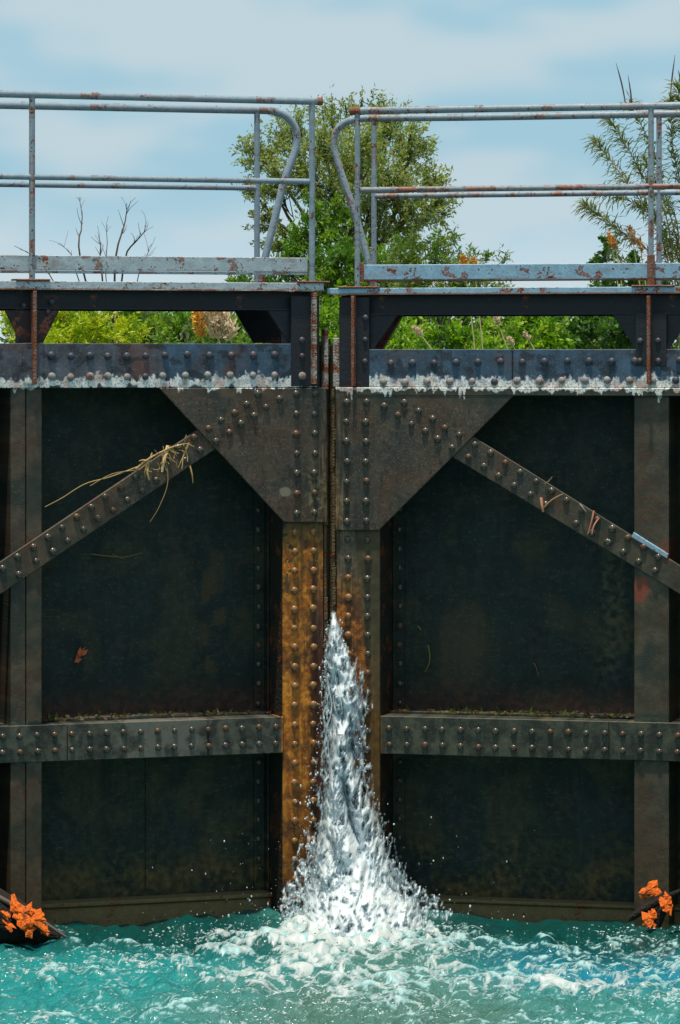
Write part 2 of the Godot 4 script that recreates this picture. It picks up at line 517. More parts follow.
# ------------------------------------------------------------------ the scene
func _ready() -> void:
	rng.seed = 20240611
	var cam := Camera3D.new()
	cam.projection = Camera3D.PROJECTION_FRUSTUM
	cam.near = 1.0
	cam.far = 1500.0
	cam.size = 1024.0 / 3740.0
	cam.frustum_offset = Vector2(0.0, -155.0 / 3740.0)
	cam.position = Vector3(0.053, 3.28, 22.0)
	put(cam, "camera")
	cam.current = true

	var env := Environment.new()
	env.background_mode = Environment.BG_SKY
	env.sky = Sky.new()
	env.sky.sky_material = make_sky()
	env.tonemap_mode = Environment.TONE_MAPPER_LINEAR
	env.tonemap_exposure = 1.1
	env.sdfgi_enabled = true
	env.ssao_enabled = true
	env.ssil_enabled = true
	var we := WorldEnvironment.new()
	we.environment = env
	put(we, "world_environment")

	var sun := DirectionalLight3D.new()
	sun.light_energy = 1.2
	sun.light_color = Color(1.0, 0.95, 0.86)
	sun.light_angular_distance = 2.5
	sun.shadow_enabled = true
	put(sun, "sun")
	sun.look_at_from_position(Vector3(-0.12, 1.9, 0.34), Vector3.ZERO, Vector3.UP)

	make_materials()
	setting()
	var ta := Time.get_ticks_msec()
	left_gate()
	right_gate()
	water()
	leak()
	plants()
	debris()
	print("built in ", Time.get_ticks_msec() - ta, " ms after the materials, ", ta, " ms before")

func make_sky() -> PanoramaSkyMaterial:
	var w := 2048
	var h := 1024
	var f := FastNoiseLite.new()
	f.seed = 5
	f.frequency = 0.012
	f.fractal_octaves = 5
	var wide := f.get_seamless_image(1024, 512)
	wide.convert(Image.FORMAT_L8)
	var nb := wide.get_data()
	var data := PackedFloat32Array(); data.resize(w * h * 3)
	for j in h:
		var el := (0.5 - (j + 0.5) / h) * 180.0
		for i in w:
			var k: Vector3
			if el < 0.0:
				k = Vector3(0.16, 0.17, 0.14)
			else:
				var yy := int(el * 70.0 if el < 12.0 else 840.0 + (el - 12.0) * 8.0) & 511
				var xx := (i * 2) & 1023
				var q := nb[yy * 1024 + xx] / 255.0
				var q2 := nb[((yy * 2 + 200) & 511) * 1024 + ((xx * 2) & 1023)] / 255.0
				var c := q * 0.7 + q2 * 0.3
				var blue := Vector3(0.58, 0.69, 0.745).lerp(Vector3(0.325, 0.53, 0.64), smoothstep(0.5, 2.8, el))
				blue = blue.lerp(Vector3(0.20, 0.40, 0.66), smoothstep(4.0, 60.0, el))
				var cover := smoothstep(0.40, 0.62, c + 0.10 * smoothstep(3.0, 4.8, el))
				k = blue.lerp(Vector3(0.53, 0.62, 0.66).lerp(Vector3(0.66, 0.72, 0.76), smoothstep(5.0, 25.0, el)), cover * 0.72)
			var at := (j * w + i) * 3
			data[at] = k.x; data[at + 1] = k.y; data[at + 2] = k.z
	var im := Image.create_from_data(w, h, false, Image.FORMAT_RGBF, data.to_byte_array())
	var m := PanoramaSkyMaterial.new()
	m.panorama = ImageTexture.create_from_image(im)
	return m

func setting() -> void:
	# upstream and side banks as one sheet with a notch for the lock chamber
	var gm := vcol(0.95)
	var mb := MB.new()
	var gn := FastNoiseLite.new()
	gn.seed = 8; gn.frequency = 0.15
	var g := Color(0.05, 0.07, 0.02)
	var cells := [[-400.0, 400.0, -600.0, -14.0, 2.9], [-400.0, -4.2, -14.0, 60.0, 3.3], [4.2, 400.0, -14.0, 60.0, 3.3]]
	for q in cells:
		mb.quad(Vector3(q[0], q[4], q[2]), Vector3(q[1], q[4], q[2]), Vector3(q[1], q[4], q[3]), Vector3(q[0], q[4], q[3]), Vector3.UP)
	mb.quad(Vector3(-4.2, 2.9, -14), Vector3(4.2, 2.9, -14), Vector3(4.2, -1, -14), Vector3(-4.2, -1, -14), Vector3.BACK)
	for q in [-4.2, 4.2]:
		mb.quad(Vector3(q, 3.3, -14), Vector3(q * 95, 3.3, -14), Vector3(q * 95, 2.9, -14), Vector3(q, 2.9, -14), Vector3.FORWARD)
	for k in mb.v.size():
		mb.c.append(g)
	mb.colored = true
	tag(build("ground", mb, gm), "grassy level ground behind the lock gates", "", "", "structure")
	# chamber walls and the water held back upstream
	for s in [-1.0, 1.0]:
		mb = MB.new()
		var xo := 2.72 if s < 0 else 2.78
		mb.box(minf(s * xo, s * 4.3), maxf(s * xo, s * 4.3), -1.0, 3.62, 0.45, 45.0, 0.02)
		mb.box(minf(s * (xo + 0.1), s * 4.3), maxf(s * (xo + 0.1), s * 4.3), -1.0, 3.05, -14.0, 0.447, 0.02)
		tag(build("wall", mb, M.concrete), "grey concrete side wall of the lock on the %s" % ("left" if s < 0 else "right"), "", "", "structure")
	mb = MB.new()
	mb.quad(Vector3(-2.9, 2.3, -14), Vector3(2.9, 2.3, -14), Vector3(2.9, 2.3, -0.5), Vector3(-2.9, 2.3, -0.5), Vector3.UP)
	tag(build("water", mb, plain(Color(0.03, 0.09, 0.08), 0.08)), "still water held back behind the gates", "", "", "structure")

func gate(called: String, label: String, left: bool) -> Node3D:
	return thing(called, label, "lock gate", Vector3.ZERO, deg_to_rad(19.5 if left else -14.0), "two mitre gate leaves")

func left_gate() -> void:
	var t := gate("lock_gate_leaf", "left leaf of the riveted lock gate, its mitre stile stained bright orange", true)
	var face: Material = M.face_left
	var END := -2.7
	var mb := MB.new()
	mb.box(END, -0.03, -0.6, 3.2, -0.352, -0.33, 0.0)
	build("skin_plate", mb, M.skin_left, t)
	for x in [-1.011]:
		mb = MB.new()
		mb.box(x - 0.03, x + 0.03, 0.15, 1.0, -0.3295, -0.322, 0.002)
		var strap := build("butt_strap", mb, M.skin_left, t)
		for k in 13:
			rivet(strap, Vector2(x, 0.2 + k * 0.062), -0.322, M.rivet, 0.32)
	# top girder
	mb = MB.new()
	mb.box(END, -0.081, 3.106, 3.356, -0.33, 0.0)
	var tg := build("top_girder", mb, face, t)
	for r in [[END, -1.061], [-1.067, -0.081]]:
		mb = MB.new()
		mb.box(r[0] , r[1] - 0.004, 3.103, 3.358, 0.002, 0.015 if r[0] < -2 else 0.019)
		build("girder_plate", mb, face, tg)
	for q in [51,70,89,107,126,145]:
		rivet(tg, Vector2(lerpf(-1.701, -1.140, (q - 51) / 94.0), 3.286), 0.015, M.rivet_blue)
		rivet(tg, Vector2(lerpf(-1.701, -1.140, (q - 51) / 94.0), 3.168), 0.015, M.rivet_white)
	for q in [0, 1, 2, 3, 4, 5]:
		rivet(tg, Vector2(-1.025, 3.292).lerp(Vector2(-0.353, 3.292), q / 5.0), 0.019, M.rivet_blue)
		rivet(tg, Vector2(-1.037, 3.173).lerp(Vector2(-0.353, 3.175), q / 5.0), 0.019, M.rivet_white)
	rivet(tg, Vector2(-1.801, 3.171), 0.015, M.rivet_white)
	rivet(tg, Vector2(-0.186, 3.169), 0.02, M.rivet_white)
	# posts
	for r in [[-1.939, -1.851], [-1.846, -1.754]]:
		mb = MB.new()
		mb.box(r[0], r[1], -0.3, 3.108, -0.33, -0.003)
		build("post", mb, face, t)
	mb = MB.new()
	mb.box(END, END + 0.25, -0.6, 3.108, -0.33, 0.0)
	build("heel_post", mb, face, t)
	# mitre stile with its angle strip inside the bay
	mb = MB.new()
	mb.box(-0.298, -0.047, -0.5, 3.104, -0.014, 0.0, 0.004)
	var stile := build("mitre_stile", mb, face, t)
	mb = MB.new()
	mb.box(-0.298 + 0.002, -0.047 - 0.002, -0.5, 3.104, -0.33, -0.0142, 0.0)
	build("stile_web", mb, M.web, stile)
	for k in 20:
		for c in 2:
			rivet(stile, Vector2(-0.224 if c == 0 else -0.109, 2.254 - k * 0.113), 0.0, M.rivet_rust, 1.0)
	mb = MB.new()
	mb.box(-0.298 - 0.075, -0.298 - 0.001, 0.1, 3.1, -0.329, -0.316)
	mb.box(-0.298 - 0.013, -0.298 - 0.001, 0.1, 3.1, -0.315, -0.25)
	var strip := build("angle_strip", mb, M.skin_left, t)
	for k in 24:
		rivet(strip, Vector2(-0.298 - 0.045, 2.95 - k * 0.115), -0.316, M.rivet, 0.85)
	# diagonal brace under the gusset
	mb = MB.new()
	mb.plate([Vector2(-0.709, 2.931), Vector2(-0.599, 2.820), Vector2(-2.697, 1.486), Vector2(-2.697, 1.672)], -0.012, 0.012)
	var br := build("diagonal_brace", mb, face, t)
	for q in [Vector2(-0.849, 2.813), Vector2(-0.940, 2.758), Vector2(-1.031, 2.701), Vector2(-1.200, 2.587), Vector2(-1.290, 2.527), Vector2(-1.380, 2.474), Vector2(-1.463, 2.414), Vector2(-1.552, 2.361), Vector2(-1.638, 2.302), Vector2(-1.721, 2.249), Vector2(-1.807, 2.193), Vector2(-1.901, 2.137), Vector2(-1.989, 2.076)]:
		rivet(br, q, 0.012, M.rivet, 0.95)
	for q in [Vector2(-0.810, 2.740), Vector2(-0.898, 2.679), Vector2(-1.073, 2.568), Vector2(-1.158, 2.511), Vector2(-1.248, 2.455), Vector2(-1.335, 2.398), Vector2(-1.421, 2.348), Vector2(-1.511, 2.291), Vector2(-1.603, 2.227), Vector2(-1.695, 2.168), Vector2(-1.789, 2.110), Vector2(-1.895, 2.040)]:
		rivet(br, q, 0.012, M.rivet, 0.95)
	# gusset
	mb = MB.new()
	mb.plate([Vector2(-1.061, 3.101), Vector2(-0.034, 3.098), Vector2(-0.034, 2.310), Vector2(-0.298, 2.314)], 0.0125, 0.0245, 0.003)
	var gs := build("gusset_plate", mb, face, t)
	for k in 7:
		rivet(gs, Vector2(-0.221, 3.063).lerp(Vector2(-0.221, 2.365), k / 6.0), 0.0245, M.rivet)
		rivet(gs, Vector2(-0.109, 3.063).lerp(Vector2(-0.109, 2.364), k / 6.0), 0.0245, M.rivet)
	for q in [Vector2(-0.458, 3.064), Vector2(-0.529, 3.006), Vector2(-0.605, 2.954), Vector2(-0.685, 2.910), Vector2(-0.761, 2.861), Vector2(-0.329, 3.034), Vector2(-0.412, 2.988), Vector2(-0.486, 2.935), Vector2(-0.636, 2.840), Vector2(-0.715, 2.791), Vector2(-0.562, 2.889)]:
		rivet(gs, q, 0.0245, M.rivet, 0.95)
	# middle girder
	mb = MB.new()
	mb.box(END + 0.25, -0.298 - 0.001, 0.963, 1.171, -0.33, 0.0)
	var mg := build("middle_girder", mb, face, t)
	for r in [[END + 0.25, -1.609], [-1.603, -0.764], [-0.758, -0.301]]:
		mb = MB.new()
		mb.box(r[0], r[1], 0.963+ 0.001, 1.171 + 0.004, 0.001, 0.012)
		build("girder_plate", mb, face, mg)
	mb = MB.new()
	mb.box(-1.742, -0.304, 1.171 + 0.001, 1.171 + 0.016, -0.33, -0.2, 0.002)
	build("ledge_angle", mb, face, mg)
	for k in 17:
		rivet(mg, Vector2(lerpf(-1.989, -0.347, k / 16.0), 1.116), 0.012, M.rivet, 0.86)
		rivet(mg, Vector2(lerpf(-1.989, -0.347, k / 16.0), 1.021), 0.012, M.rivet, 0.86)
	# sill
	mb = MB.new()
	mb.box(END + 0.25, -0.298 - 0.001, -0.4, 0.092, -0.33, -0.2, 0.01)
	mb.box(END + 0.25, -0.298 - 0.002, 0.092 + 0.001, 0.092 + 0.025, -0.325, -0.185, 0.004)
	build("sill_beam", mb, M.sill, t)
	# seals in the mitre
	mb = MB.new()
	ragged(mb, -0.040, -0.015, -0.4, 3.092, -0.3, -0.012)
	build("seal_strip", mb, M.timber, t)
	mb = MB.new()
	mb.box(-0.045, 0.045, -0.4, 3.351, -0.14, -0.10, 0.004)
	mb.box(-0.03, 0.24, -0.4, 3.351, -0.42, -0.356, 0.004)
	build("mitre_timber", mb, M.timber, t)
	mb = MB.new()
	mb.box(-0.040, -0.016, 3.092, 3.445, -0.06, 0.004, 0.004)
	build("end_plate", mb, M.peeled, t)
	# brackets that carry the footway
	mb = MB.new()
	mb.plate([Vector2(-1.647, 3.550), Vector2(-1.748, 3.354), Vector2(-1.872, 3.354), Vector2(-1.972, 3.548)], -0.02, -0.008)
	mb.box(-1.860, -1.760, 3.354, 3.560, -0.2, -0.022)
	var kb := build("knee_bracket", mb, M.red_steel, t)
	mb = MB.new()
	mb.plate([Vector2(-1.484, 3.557), Vector2(-1.588, 3.357), Vector2(-1.715, 3.356), Vector2(-1.818, 3.556)], -0.62, -0.608)
	build("rear_plate", mb, M.dark_steel, kb)
	mb = MB.new()
	mb.box(-1.819, -1.798, 3.126, 3.657, -0.006, 0.055)
	build("rib", mb, M.rusty, kb)
	mb = MB.new()
	mb.box(-1.872, -1.748, 3.126, 3.360, 0.0155, 0.022)
	build("foot_plate", mb, face, kb)
	for q in [Vector2(-1.854, 3.577), Vector2(-1.695, 3.595), Vector2(-1.718, 3.538)]:
		rivet(kb, q, -0.008, M.rivet_blue, 0.8)
	mb = MB.new()
	mb.box(-0.255, -0.081, 3.110, 3.638, 0.003, 0.024)
	mb.plate([Vector2(-0.397, 3.561), Vector2(-0.261, 3.362), Vector2(-0.248, 3.362), Vector2(-0.248, 3.561)], -0.02, -0.008)
	mb.box(-0.242, -0.093, 3.356, 3.567, -0.2, 0.0)
	kb = build("knee_bracket", mb, M.dark_steel, t)
	mb = MB.new()
	mb.plate([Vector2(-0.412, 3.580), Vector2(-0.279, 3.364), Vector2(0.013, 3.364), Vector2(0.013, 3.582)], -0.62, -0.608)
	build("rear_plate", mb, M.dark_steel, kb)
	mb = MB.new()
	mb.box(-0.134, -0.112, 3.121, 3.656, 0.024, 0.075)
	build("rib", mb, M.peeled, kb)
	for q in [Vector2(-0.186, 3.380), Vector2(-0.186, 3.286)]:
		rivet(kb, q, 0.024, M.rivet_blue, 0.8)
	footway(t, true)

# a worn strip: short lengths of uneven width end to end
func ragged(mb: MB, u0: float, u1: float, v0: float, v1: float, w0: float, wf: float) -> void:
	var v := v0
	while v < v1 - 0.01:
		var e := minf(v1, v + rng.randf_range(0.05, 0.19))
		mb.box(u0 + rng.randf_range(-0.001, 0.005), u1 + rng.randf_range(-0.006, 0.004), v, e - 0.0015, w0, wf - rng.randf_range(0.0, 0.012), 0.003)
		v = e

func right_gate() -> void:
	var t := gate("lock_gate_leaf", "right leaf of the riveted lock gate, dark green-brown, with rustier handrails", false)
	var face: Material = M.face_right
	var END := 2.75
	var mb := MB.new()
	mb.box(0.03, END, -0.6, 3.2, -0.352, -0.33, 0.0)
	build("skin_plate", mb, M.skin_right, t)
	mb = MB.new()
	mb.box(0.085, END, 3.065, 3.321, -0.33, 0.0)
	var tg := build("top_girder", mb, face, t)
	for r in [[0.085, 1.088], [1.094, END]]:
		mb = MB.new()
		mb.box(r[0], r[1], 3.106, 3.325, 0.002, 0.017 if r[0] < 1.0 else 0.014)
		build("girder_plate", mb, face, tg)
	mb = MB.new()
	mb.box(0.085, END, 3.056, 3.102, -0.2, 0.0285, 0.004)
	build("lower_flange", mb, face, tg)
	for k in 14:
		var f := k / 13.0
		if absf(lerpf(391.0, 672.0, f) - 651.0) > 12.0:
			rivet(tg, Vector2(0.363, 3.245).lerp(Vector2(2.069, 3.260), f), 0.0165, M.rivet_blue)
		rivet(tg, Vector2(0.320, 3.131).lerp(Vector2(2.046, 3.148), f), 0.0165, M.rivet_white)
	# post
	mb = MB.new()
	mb.box(1.802, 2.005, -0.3, 3.067, -0.33, -0.003)
	build("post", mb, face, t)
	mb = MB.new()
	mb.box(END - 0.25, END, -0.6, 3.090, -0.33, 0.0)
	build("heel_post", mb, face, t)
	mb = MB.new()
	mb.box(0.033, 0.296, -0.5, 3.092, -0.014, 0.0, 0.004)
	var stile := build("mitre_stile", mb, face, t)
	mb = MB.new()
	mb.box(0.033 + 0.002, 0.296 - 0.002, -0.5, 3.092, -0.33, -0.0142, 0.0)
	build("stile_web", mb, M.web, stile)
	for k in 20:
		for c in 2:
			rivet(stile, Vector2(0.103 if c == 0 else 0.221, 2.205 - k * 0.1118), 0.0, M.rivet_rust if c == 0 and k > 1 else M.rivet)
	mb = MB.new()
	mb.box(0.296 + 0.001, 0.296 + 0.075, 0.1, 3.1, -0.329, -0.316)
	var strip := build("angle_strip", mb, M.skin_right, t)
	for k in 24:
		rivet(strip, Vector2(0.296 + 0.045, 2.95 - k * 0.115), -0.316, M.rivet, 0.85)
	mb = MB.new()
	mb.plate([Vector2(0.746, 2.883), Vector2(0.645, 2.748), Vector2(2.759, 1.517), Vector2(2.759, 1.666)], -0.012, 0.012)
	var br := build("diagonal_brace", mb, face, t)
	for k in 13:
		var q := Vector2(0.868, 2.773).lerp(Vector2(1.588, 2.344), k / 8.0)
		rivet(br, q, 0.012, M.rivet, 0.95)
	for k in 13:
		var q := Vector2(0.827, 2.697).lerp(Vector2(1.559, 2.265), k / 8.0)
		if k != 6:
			rivet(br, q, 0.012, M.rivet, 0.95)
	for q in [Vector2(1.679, 2.290), Vector2(1.656, 2.209)]:
		rivet(br, q, 0.012, M.rivet, 1.0)
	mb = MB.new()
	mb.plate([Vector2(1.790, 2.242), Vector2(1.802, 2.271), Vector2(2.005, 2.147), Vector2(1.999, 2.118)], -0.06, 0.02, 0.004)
	build("sky_glint_strip", mb, M.board_right, br)  # added strip, its pale blue stands for sky reflected along the brace edge
	mb = MB.new()
	mb.plate([Vector2(0.033, 3.104), Vector2(1.115, 3.094), Vector2(1.103, 3.059), Vector2(0.296, 2.266), Vector2(0.033, 2.263)], 0.0125, 0.0245, 0.003)
	var gs := build("gusset_plate", mb, face, t)
	for k in 7:
		rivet(gs, Vector2(0.101, 3.016).lerp(Vector2(0.101, 2.316), k / 6.0), 0.0245, M.rivet)
		rivet(gs, Vector2(0.218, 3.016).lerp(Vector2(0.218, 2.318), k / 6.0), 0.0245, M.rivet)
	for q in [Vector2(0.326, 2.993), Vector2(0.408, 2.940), Vector2(0.492, 2.891), Vector2(0.573, 2.847), Vector2(0.651, 2.801), Vector2(0.731, 2.749), Vector2(0.447, 3.014), Vector2(0.531, 2.964), Vector2(0.615, 2.918), Vector2(0.692, 2.868), Vector2(0.776, 2.825)]:
		rivet(gs, q, 0.0245, M.rivet, 0.95)
	# middle girder
	mb = MB.new()
	mb.box(0.296 + 0.001, END - 0.25, 0.955, 1.173, -0.33, 0.0)
	var mg := build("middle_girder", mb, face, t)
	for r in [[0.302, 1.656], [1.662, END - 0.25]]:
		mb = MB.new()
		mb.box(r[0], r[1], 0.955 + 0.001, 1.173 + 0.004, 0.001, 0.012)
		build("girder_plate", mb, face, mg)
	mb = MB.new()
	mb.box(0.308, 1.796, 1.173 + 0.001, 1.173 + 0.016, -0.33, -0.2, 0.002)
	build("ledge_angle", mb, face, mg)
	for k in 17:
		rivet(mg, Vector2(lerpf(0.354, 2.057, k / 16.0), 1.106), 0.012, M.rivet, 0.86)
		rivet(mg, Vector2(lerpf(0.354, 2.057, k / 16.0), 1.010), 0.012, M.rivet, 0.86)
	mb = MB.new()
	mb.box(0.296 + 0.001, END - 0.25, -0.4, 0.069, -0.33, -0.2, 0.01)
	mb.box(0.296 + 0.002, END - 0.25, 0.069 + 0.001, 0.069 + 0.02, -0.325, -0.185, 0.004)
	build("sill_beam", mb, M.sill, t)
	mb = MB.new()
	ragged(mb, -0.002, 0.021, -0.4, 3.092, -0.3, -0.018)
	build("seal_strip", mb, M.timber, t)
	mb = MB.new()
	mb.box(-0.02, 0.045, -0.4, 3.351, -0.09, -0.05, 0.004)
	build("mitre_timber", mb, M.timber, t)
	mb = MB.new()
	mb.box(0.012, 0.085, 3.104, 3.392, -0.1, 0.006, 0.005)
	build("end_plate", mb, M.peeled, t)
	# knee brackets
	mb = MB.new()
	mb.box(0.055, 0.236, 3.098, 3.632, 0.003, 0.023)
	mb.plate([Vector2(0.230, 3.321), Vector2(0.254, 3.321), Vector2(0.405, 3.532), Vector2(0.230, 3.532)], -0.02, -0.008)
	mb.box(0.067, 0.224, 3.321, 3.544, -0.2, 0.0)
	var kb := build("knee_bracket", mb, M.dark_steel, t)
	mb = MB.new()
	mb.plate([Vector2(-0.064, 3.322), Vector2(0.160, 3.322), Vector2(0.283, 3.539), Vector2(-0.064, 3.540)], -0.62, -0.608)
	build("rear_plate", mb, M.dark_steel, kb)
	mb = MB.new()
	mb.box(0.139, 0.158, 3.110, 3.638, 0.023, 0.075)
	build("rib", mb, M.rusty, kb)
	mb = MB.new()
	mb.plate([Vector2(0.141, 3.328), Vector2(0.178, 3.328), Vector2(0.308, 3.545), Vector2(0.271, 3.545)], -0.605, -0.55)
	build("stiffener", mb, M.rusty, kb)
	for q in [Vector2(0.212, 3.509), Vector2(0.212, 3.380), Vector2(0.212, 3.251)]:
		rivet(kb, q, 0.023, M.rivet_blue, 0.8)
	mb = MB.new()
	mb.plate([Vector2(1.673, 3.528), Vector2(1.813, 3.320), Vector2(1.999, 3.320), Vector2(2.138, 3.527)], -0.02, -0.008)
	mb.box(1.813, 1.994, 3.228, 3.528, -0.2, 0.02)
	kb = build("knee_bracket", mb, M.dark_steel, t)
	mb = MB.new()
	mb.plate([Vector2(1.569, 3.535), Vector2(1.713, 3.321), Vector2(1.904, 3.321), Vector2(2.047, 3.534)], -0.62, -0.608)
	build("rear_plate", mb, M.dark_steel, kb)
	mb = MB.new()
	mb.box(1.886, 1.906, 3.124, 3.631, 0.02, 0.07)
	build("rib", mb, M.rusty, kb)
	for q in [Vector2(1.842, 3.516), Vector2(1.947, 3.516), Vector2(1.842, 3.372), Vector2(1.947, 3.372), Vector2(1.842, 3.257), Vector2(1.947, 3.257)]:
		rivet(kb, q, 0.02 if q.y < 3.4 else -0.008, M.rivet_blue, 0.8)
	footway(t, false)

func rail_tube(called: String, pts: Array, r: float, mat: Material, parent: Node, sides := 12) -> void:
	var mb := MB.new()
	var radii: Array = []
	for p in pts:
		radii.append(r)
	mb.tube(pts, radii, sides)
	mb.colored = false
	build(called, mb, mat, parent)

func smooth_path(pts: Array, per := 6) -> Array:
	var out: Array = []
	for i in pts.size() - 1:
		var a: Vector3 = pts[maxi(i - 1, 0)]
		var b: Vector3 = pts[i]
		var c: Vector3 = pts[i + 1]
		var d: Vector3 = pts[mini(i + 2, pts.size() - 1)]
		for k in per:
			out.append(b.cubic_interpolate(c, a, d, float(k) / per))
	out.append(pts[-1])
	return out

# deck, its fascia and beams, and the two handrails of a leaf
func footway(t: Node3D, left: bool) -> void:
	var rail: Material = M.rail_left if left else M.rail_right
	var board: Material = M.board_left if left else M.board_right
	var e := -2.7 if left else 2.75
	var mb := MB.new()
	var mend: float = -0.058 if left else -0.014
	var dt: float = 3.710 if left else 3.680
	var db: float = 3.667 if left else 3.646
	mb.box(minf(e, mend), maxf(e, mend), db + 0.012, dt, -0.8, 0.03, 0.004)
	var deck := build("walkway_deck", mb, M.dark_steel, t)
	mb = MB.new()
	mb.box(minf(e, mend), maxf(e, mend), db + 0.004, dt + 0.004, 0.031, 0.04, 0.003)
	build("fascia", mb, board, deck)
	mb = MB.new()
	mb.box(minf(e, mend), maxf(e, mend), db - 0.002, db + 0.0035, -0.02, 0.048, 0.002)
	build("drip_edge", mb, M.peeled if left else M.rusty, deck)
	for w in [-0.03, -0.75]:
		mb = MB.new()
		var x0: float = -0.081 if left else 0.055
		mb.box(minf(e, x0), maxf(e, x0), (3.558 if left else 3.530), db + 0.011 if w < -0.1 else db - 0.003, w - 0.04, w, 0.003)
		build("deck_beam", mb, M.dark_steel, t)
		mb = MB.new()
		mb.box(minf(e, x0), maxf(e, x0), (3.553 if left else 3.525), (3.564 if left else 3.536), w + 0.001, w + 0.03, 0.002)
		build("beam_flange", mb, M.dark_steel, t)
	var fr := Node3D.new(); put(fr, "front_handrail", t)
	var rr := Node3D.new(); put(rr, "rear_handrail", t)
	if left:
		rail_tube("top_rail", [Vector3(e, 4.780, 0.02), Vector3(-0.069, 4.780, 0.020)], 0.0215, rail, fr)
		rail_tube("rail_end", [Vector3(-0.097, 4.780, 0.020), Vector3(-0.063, 4.780, 0.020)], 0.0235, M.rusty, fr)
		rail_tube("mid_rail", [Vector3(e, 4.309, 0.02), Vector3(-0.144, 4.309, 0.020)], 0.017, rail, fr)
		for x in [-1.818, -0.125]:
			rail_tube("post", [Vector3(x, dt, 0.02), Vector3(x, 4.768, 0.02)], 0.018, rail if x > -1.0 else M.rail_right, fr)
		mb = MB.new()
		mb.box(e, -0.147, 3.778, 3.862, 0.0, 0.008, 0.003)
		build("toe_board", mb, board, fr)
		mb = MB.new()
		mb.box(e, -0.147, 3.760, 3.776, -0.03, 0.004, 0.002)
		build("toe_board_lip", mb, board, fr)
		for x in [-1.818, -0.125]:
			mb = MB.new()
			mb.box(x - 0.1, x + 0.1, dt + 0.0045, dt + 0.016, -0.07, 0.055, 0.004)
			build("base_plate", mb, M.rusty, fr)
		rail_tube("top_rail", smooth_path([Vector3(e, 4.767, -0.75), Vector3(-1.073, 4.771, -0.750), Vector3(-0.319, 4.773, -0.750), Vector3(-0.179, 4.774, -0.750), Vector3(-0.090, 4.766, -0.750), Vector3(-0.013, 4.731, -0.750), Vector3(0.038, 4.659, -0.750), Vector3(0.041, 4.562, -0.750), Vector3(0.006, 4.458, -0.750), Vector3(-0.042, 4.330, -0.750), Vector3(-0.103, 4.098, -0.750), Vector3(-0.154, 3.904, -0.750), Vector3(-0.192, 3.710, -0.750)]), 0.0235, rail, rr)
		rail_tube("mid_rail", [Vector3(e, 4.300, -0.75), Vector3(-0.217, 4.303, -0.750)], 0.017, rail, rr)
		for x in [-1.9, -0.211]:
			rail_tube("post", [Vector3(x, dt, -0.75), Vector3(x, 4.767, -0.75)], 0.018, rail, rr)
	else:
		rail_tube("top_rail", [Vector3(0.132, 4.724, 0.020), Vector3(e, 4.724, 0.02)], 0.0215, rail, fr)
		rail_tube("rail_end", [Vector3(0.120, 4.724, 0.020), Vector3(0.187, 4.723, 0.020)], 0.0245, M.rusty, fr)
		rail_tube("mid_rail", [Vector3(0.187, 4.259, 0.020), Vector3(e, 4.261, 0.02)], 0.017, M.rusty_rail, fr)
		for x in [0.165, 1.904]:
			rail_tube("post", [Vector3(x, dt, 0.02), Vector3(x, 4.716, 0.02)], 0.0165, rail, fr)
		rail_tube("post_sleeve", [Vector3(1.904, 3.687, 0.02), Vector3(1.904, 3.832, 0.02), Vector3(1.904, 3.867, 0.02)], 0.023, M.rusty, fr)
		mb = MB.new()
		mb.box(0.189, e, 3.733, 3.821, 0.0, 0.008, 0.003)
		build("toe_board", mb, board, fr)
		mb = MB.new()
		mb.box(0.189, e, 3.722, 3.732, -0.03, 0.004, 0.002)
		build("toe_board_lip", mb, M.rusty, fr)
		mb = MB.new()
		mb.box(0.177, 0.201, 3.726, 3.832, 0.0085, 0.016, 0.003)
		build("clamp", mb, M.rusty, fr)
		for x in [0.165, 1.904]:
			mb = MB.new()
			mb.box(x - 0.11, x + 0.14, dt + 0.0045, dt + 0.014, -0.07, 0.055, 0.004)
			build("base_plate", mb, M.rusty, fr)
		rail_tube("top_rail", smooth_path([Vector3(0.087, 3.675, -0.750), Vector3(0.043, 3.863, -0.750), Vector3(-0.029, 4.119, -0.750), Vector3(-0.103, 4.336, -0.750), Vector3(-0.154, 4.491, -0.750), Vector3(-0.170, 4.571, -0.750), Vector3(-0.157, 4.650, -0.750), Vector3(-0.114, 4.698, -0.750), Vector3(-0.045, 4.723, -0.750), Vector3(0.068, 4.730, -0.750), Vector3(0.861, 4.726, -0.750), Vector3(e, 4.730, -0.75)]), 0.0215, rail, rr)
		rail_tube("mid_rail", [Vector3(0.087, 4.257, -0.750), Vector3(e, 4.260, -0.75)], 0.0165, rail, rr)
		for x in [0.080, 1.827]:
			rail_tube("post", [Vector3(x, dt, -0.75), Vector3(x, 4.727, -0.75)], 0.0165, rail, rr)

# ------------------------------------------------------------------ water
var w1 := FastNoiseLite.new()
var w2 := FastNoiseLite.new()
var w3 := FastNoiseLite.new()
var wr := FastNoiseLite.new()
var w4 := FastNoiseLite.new()

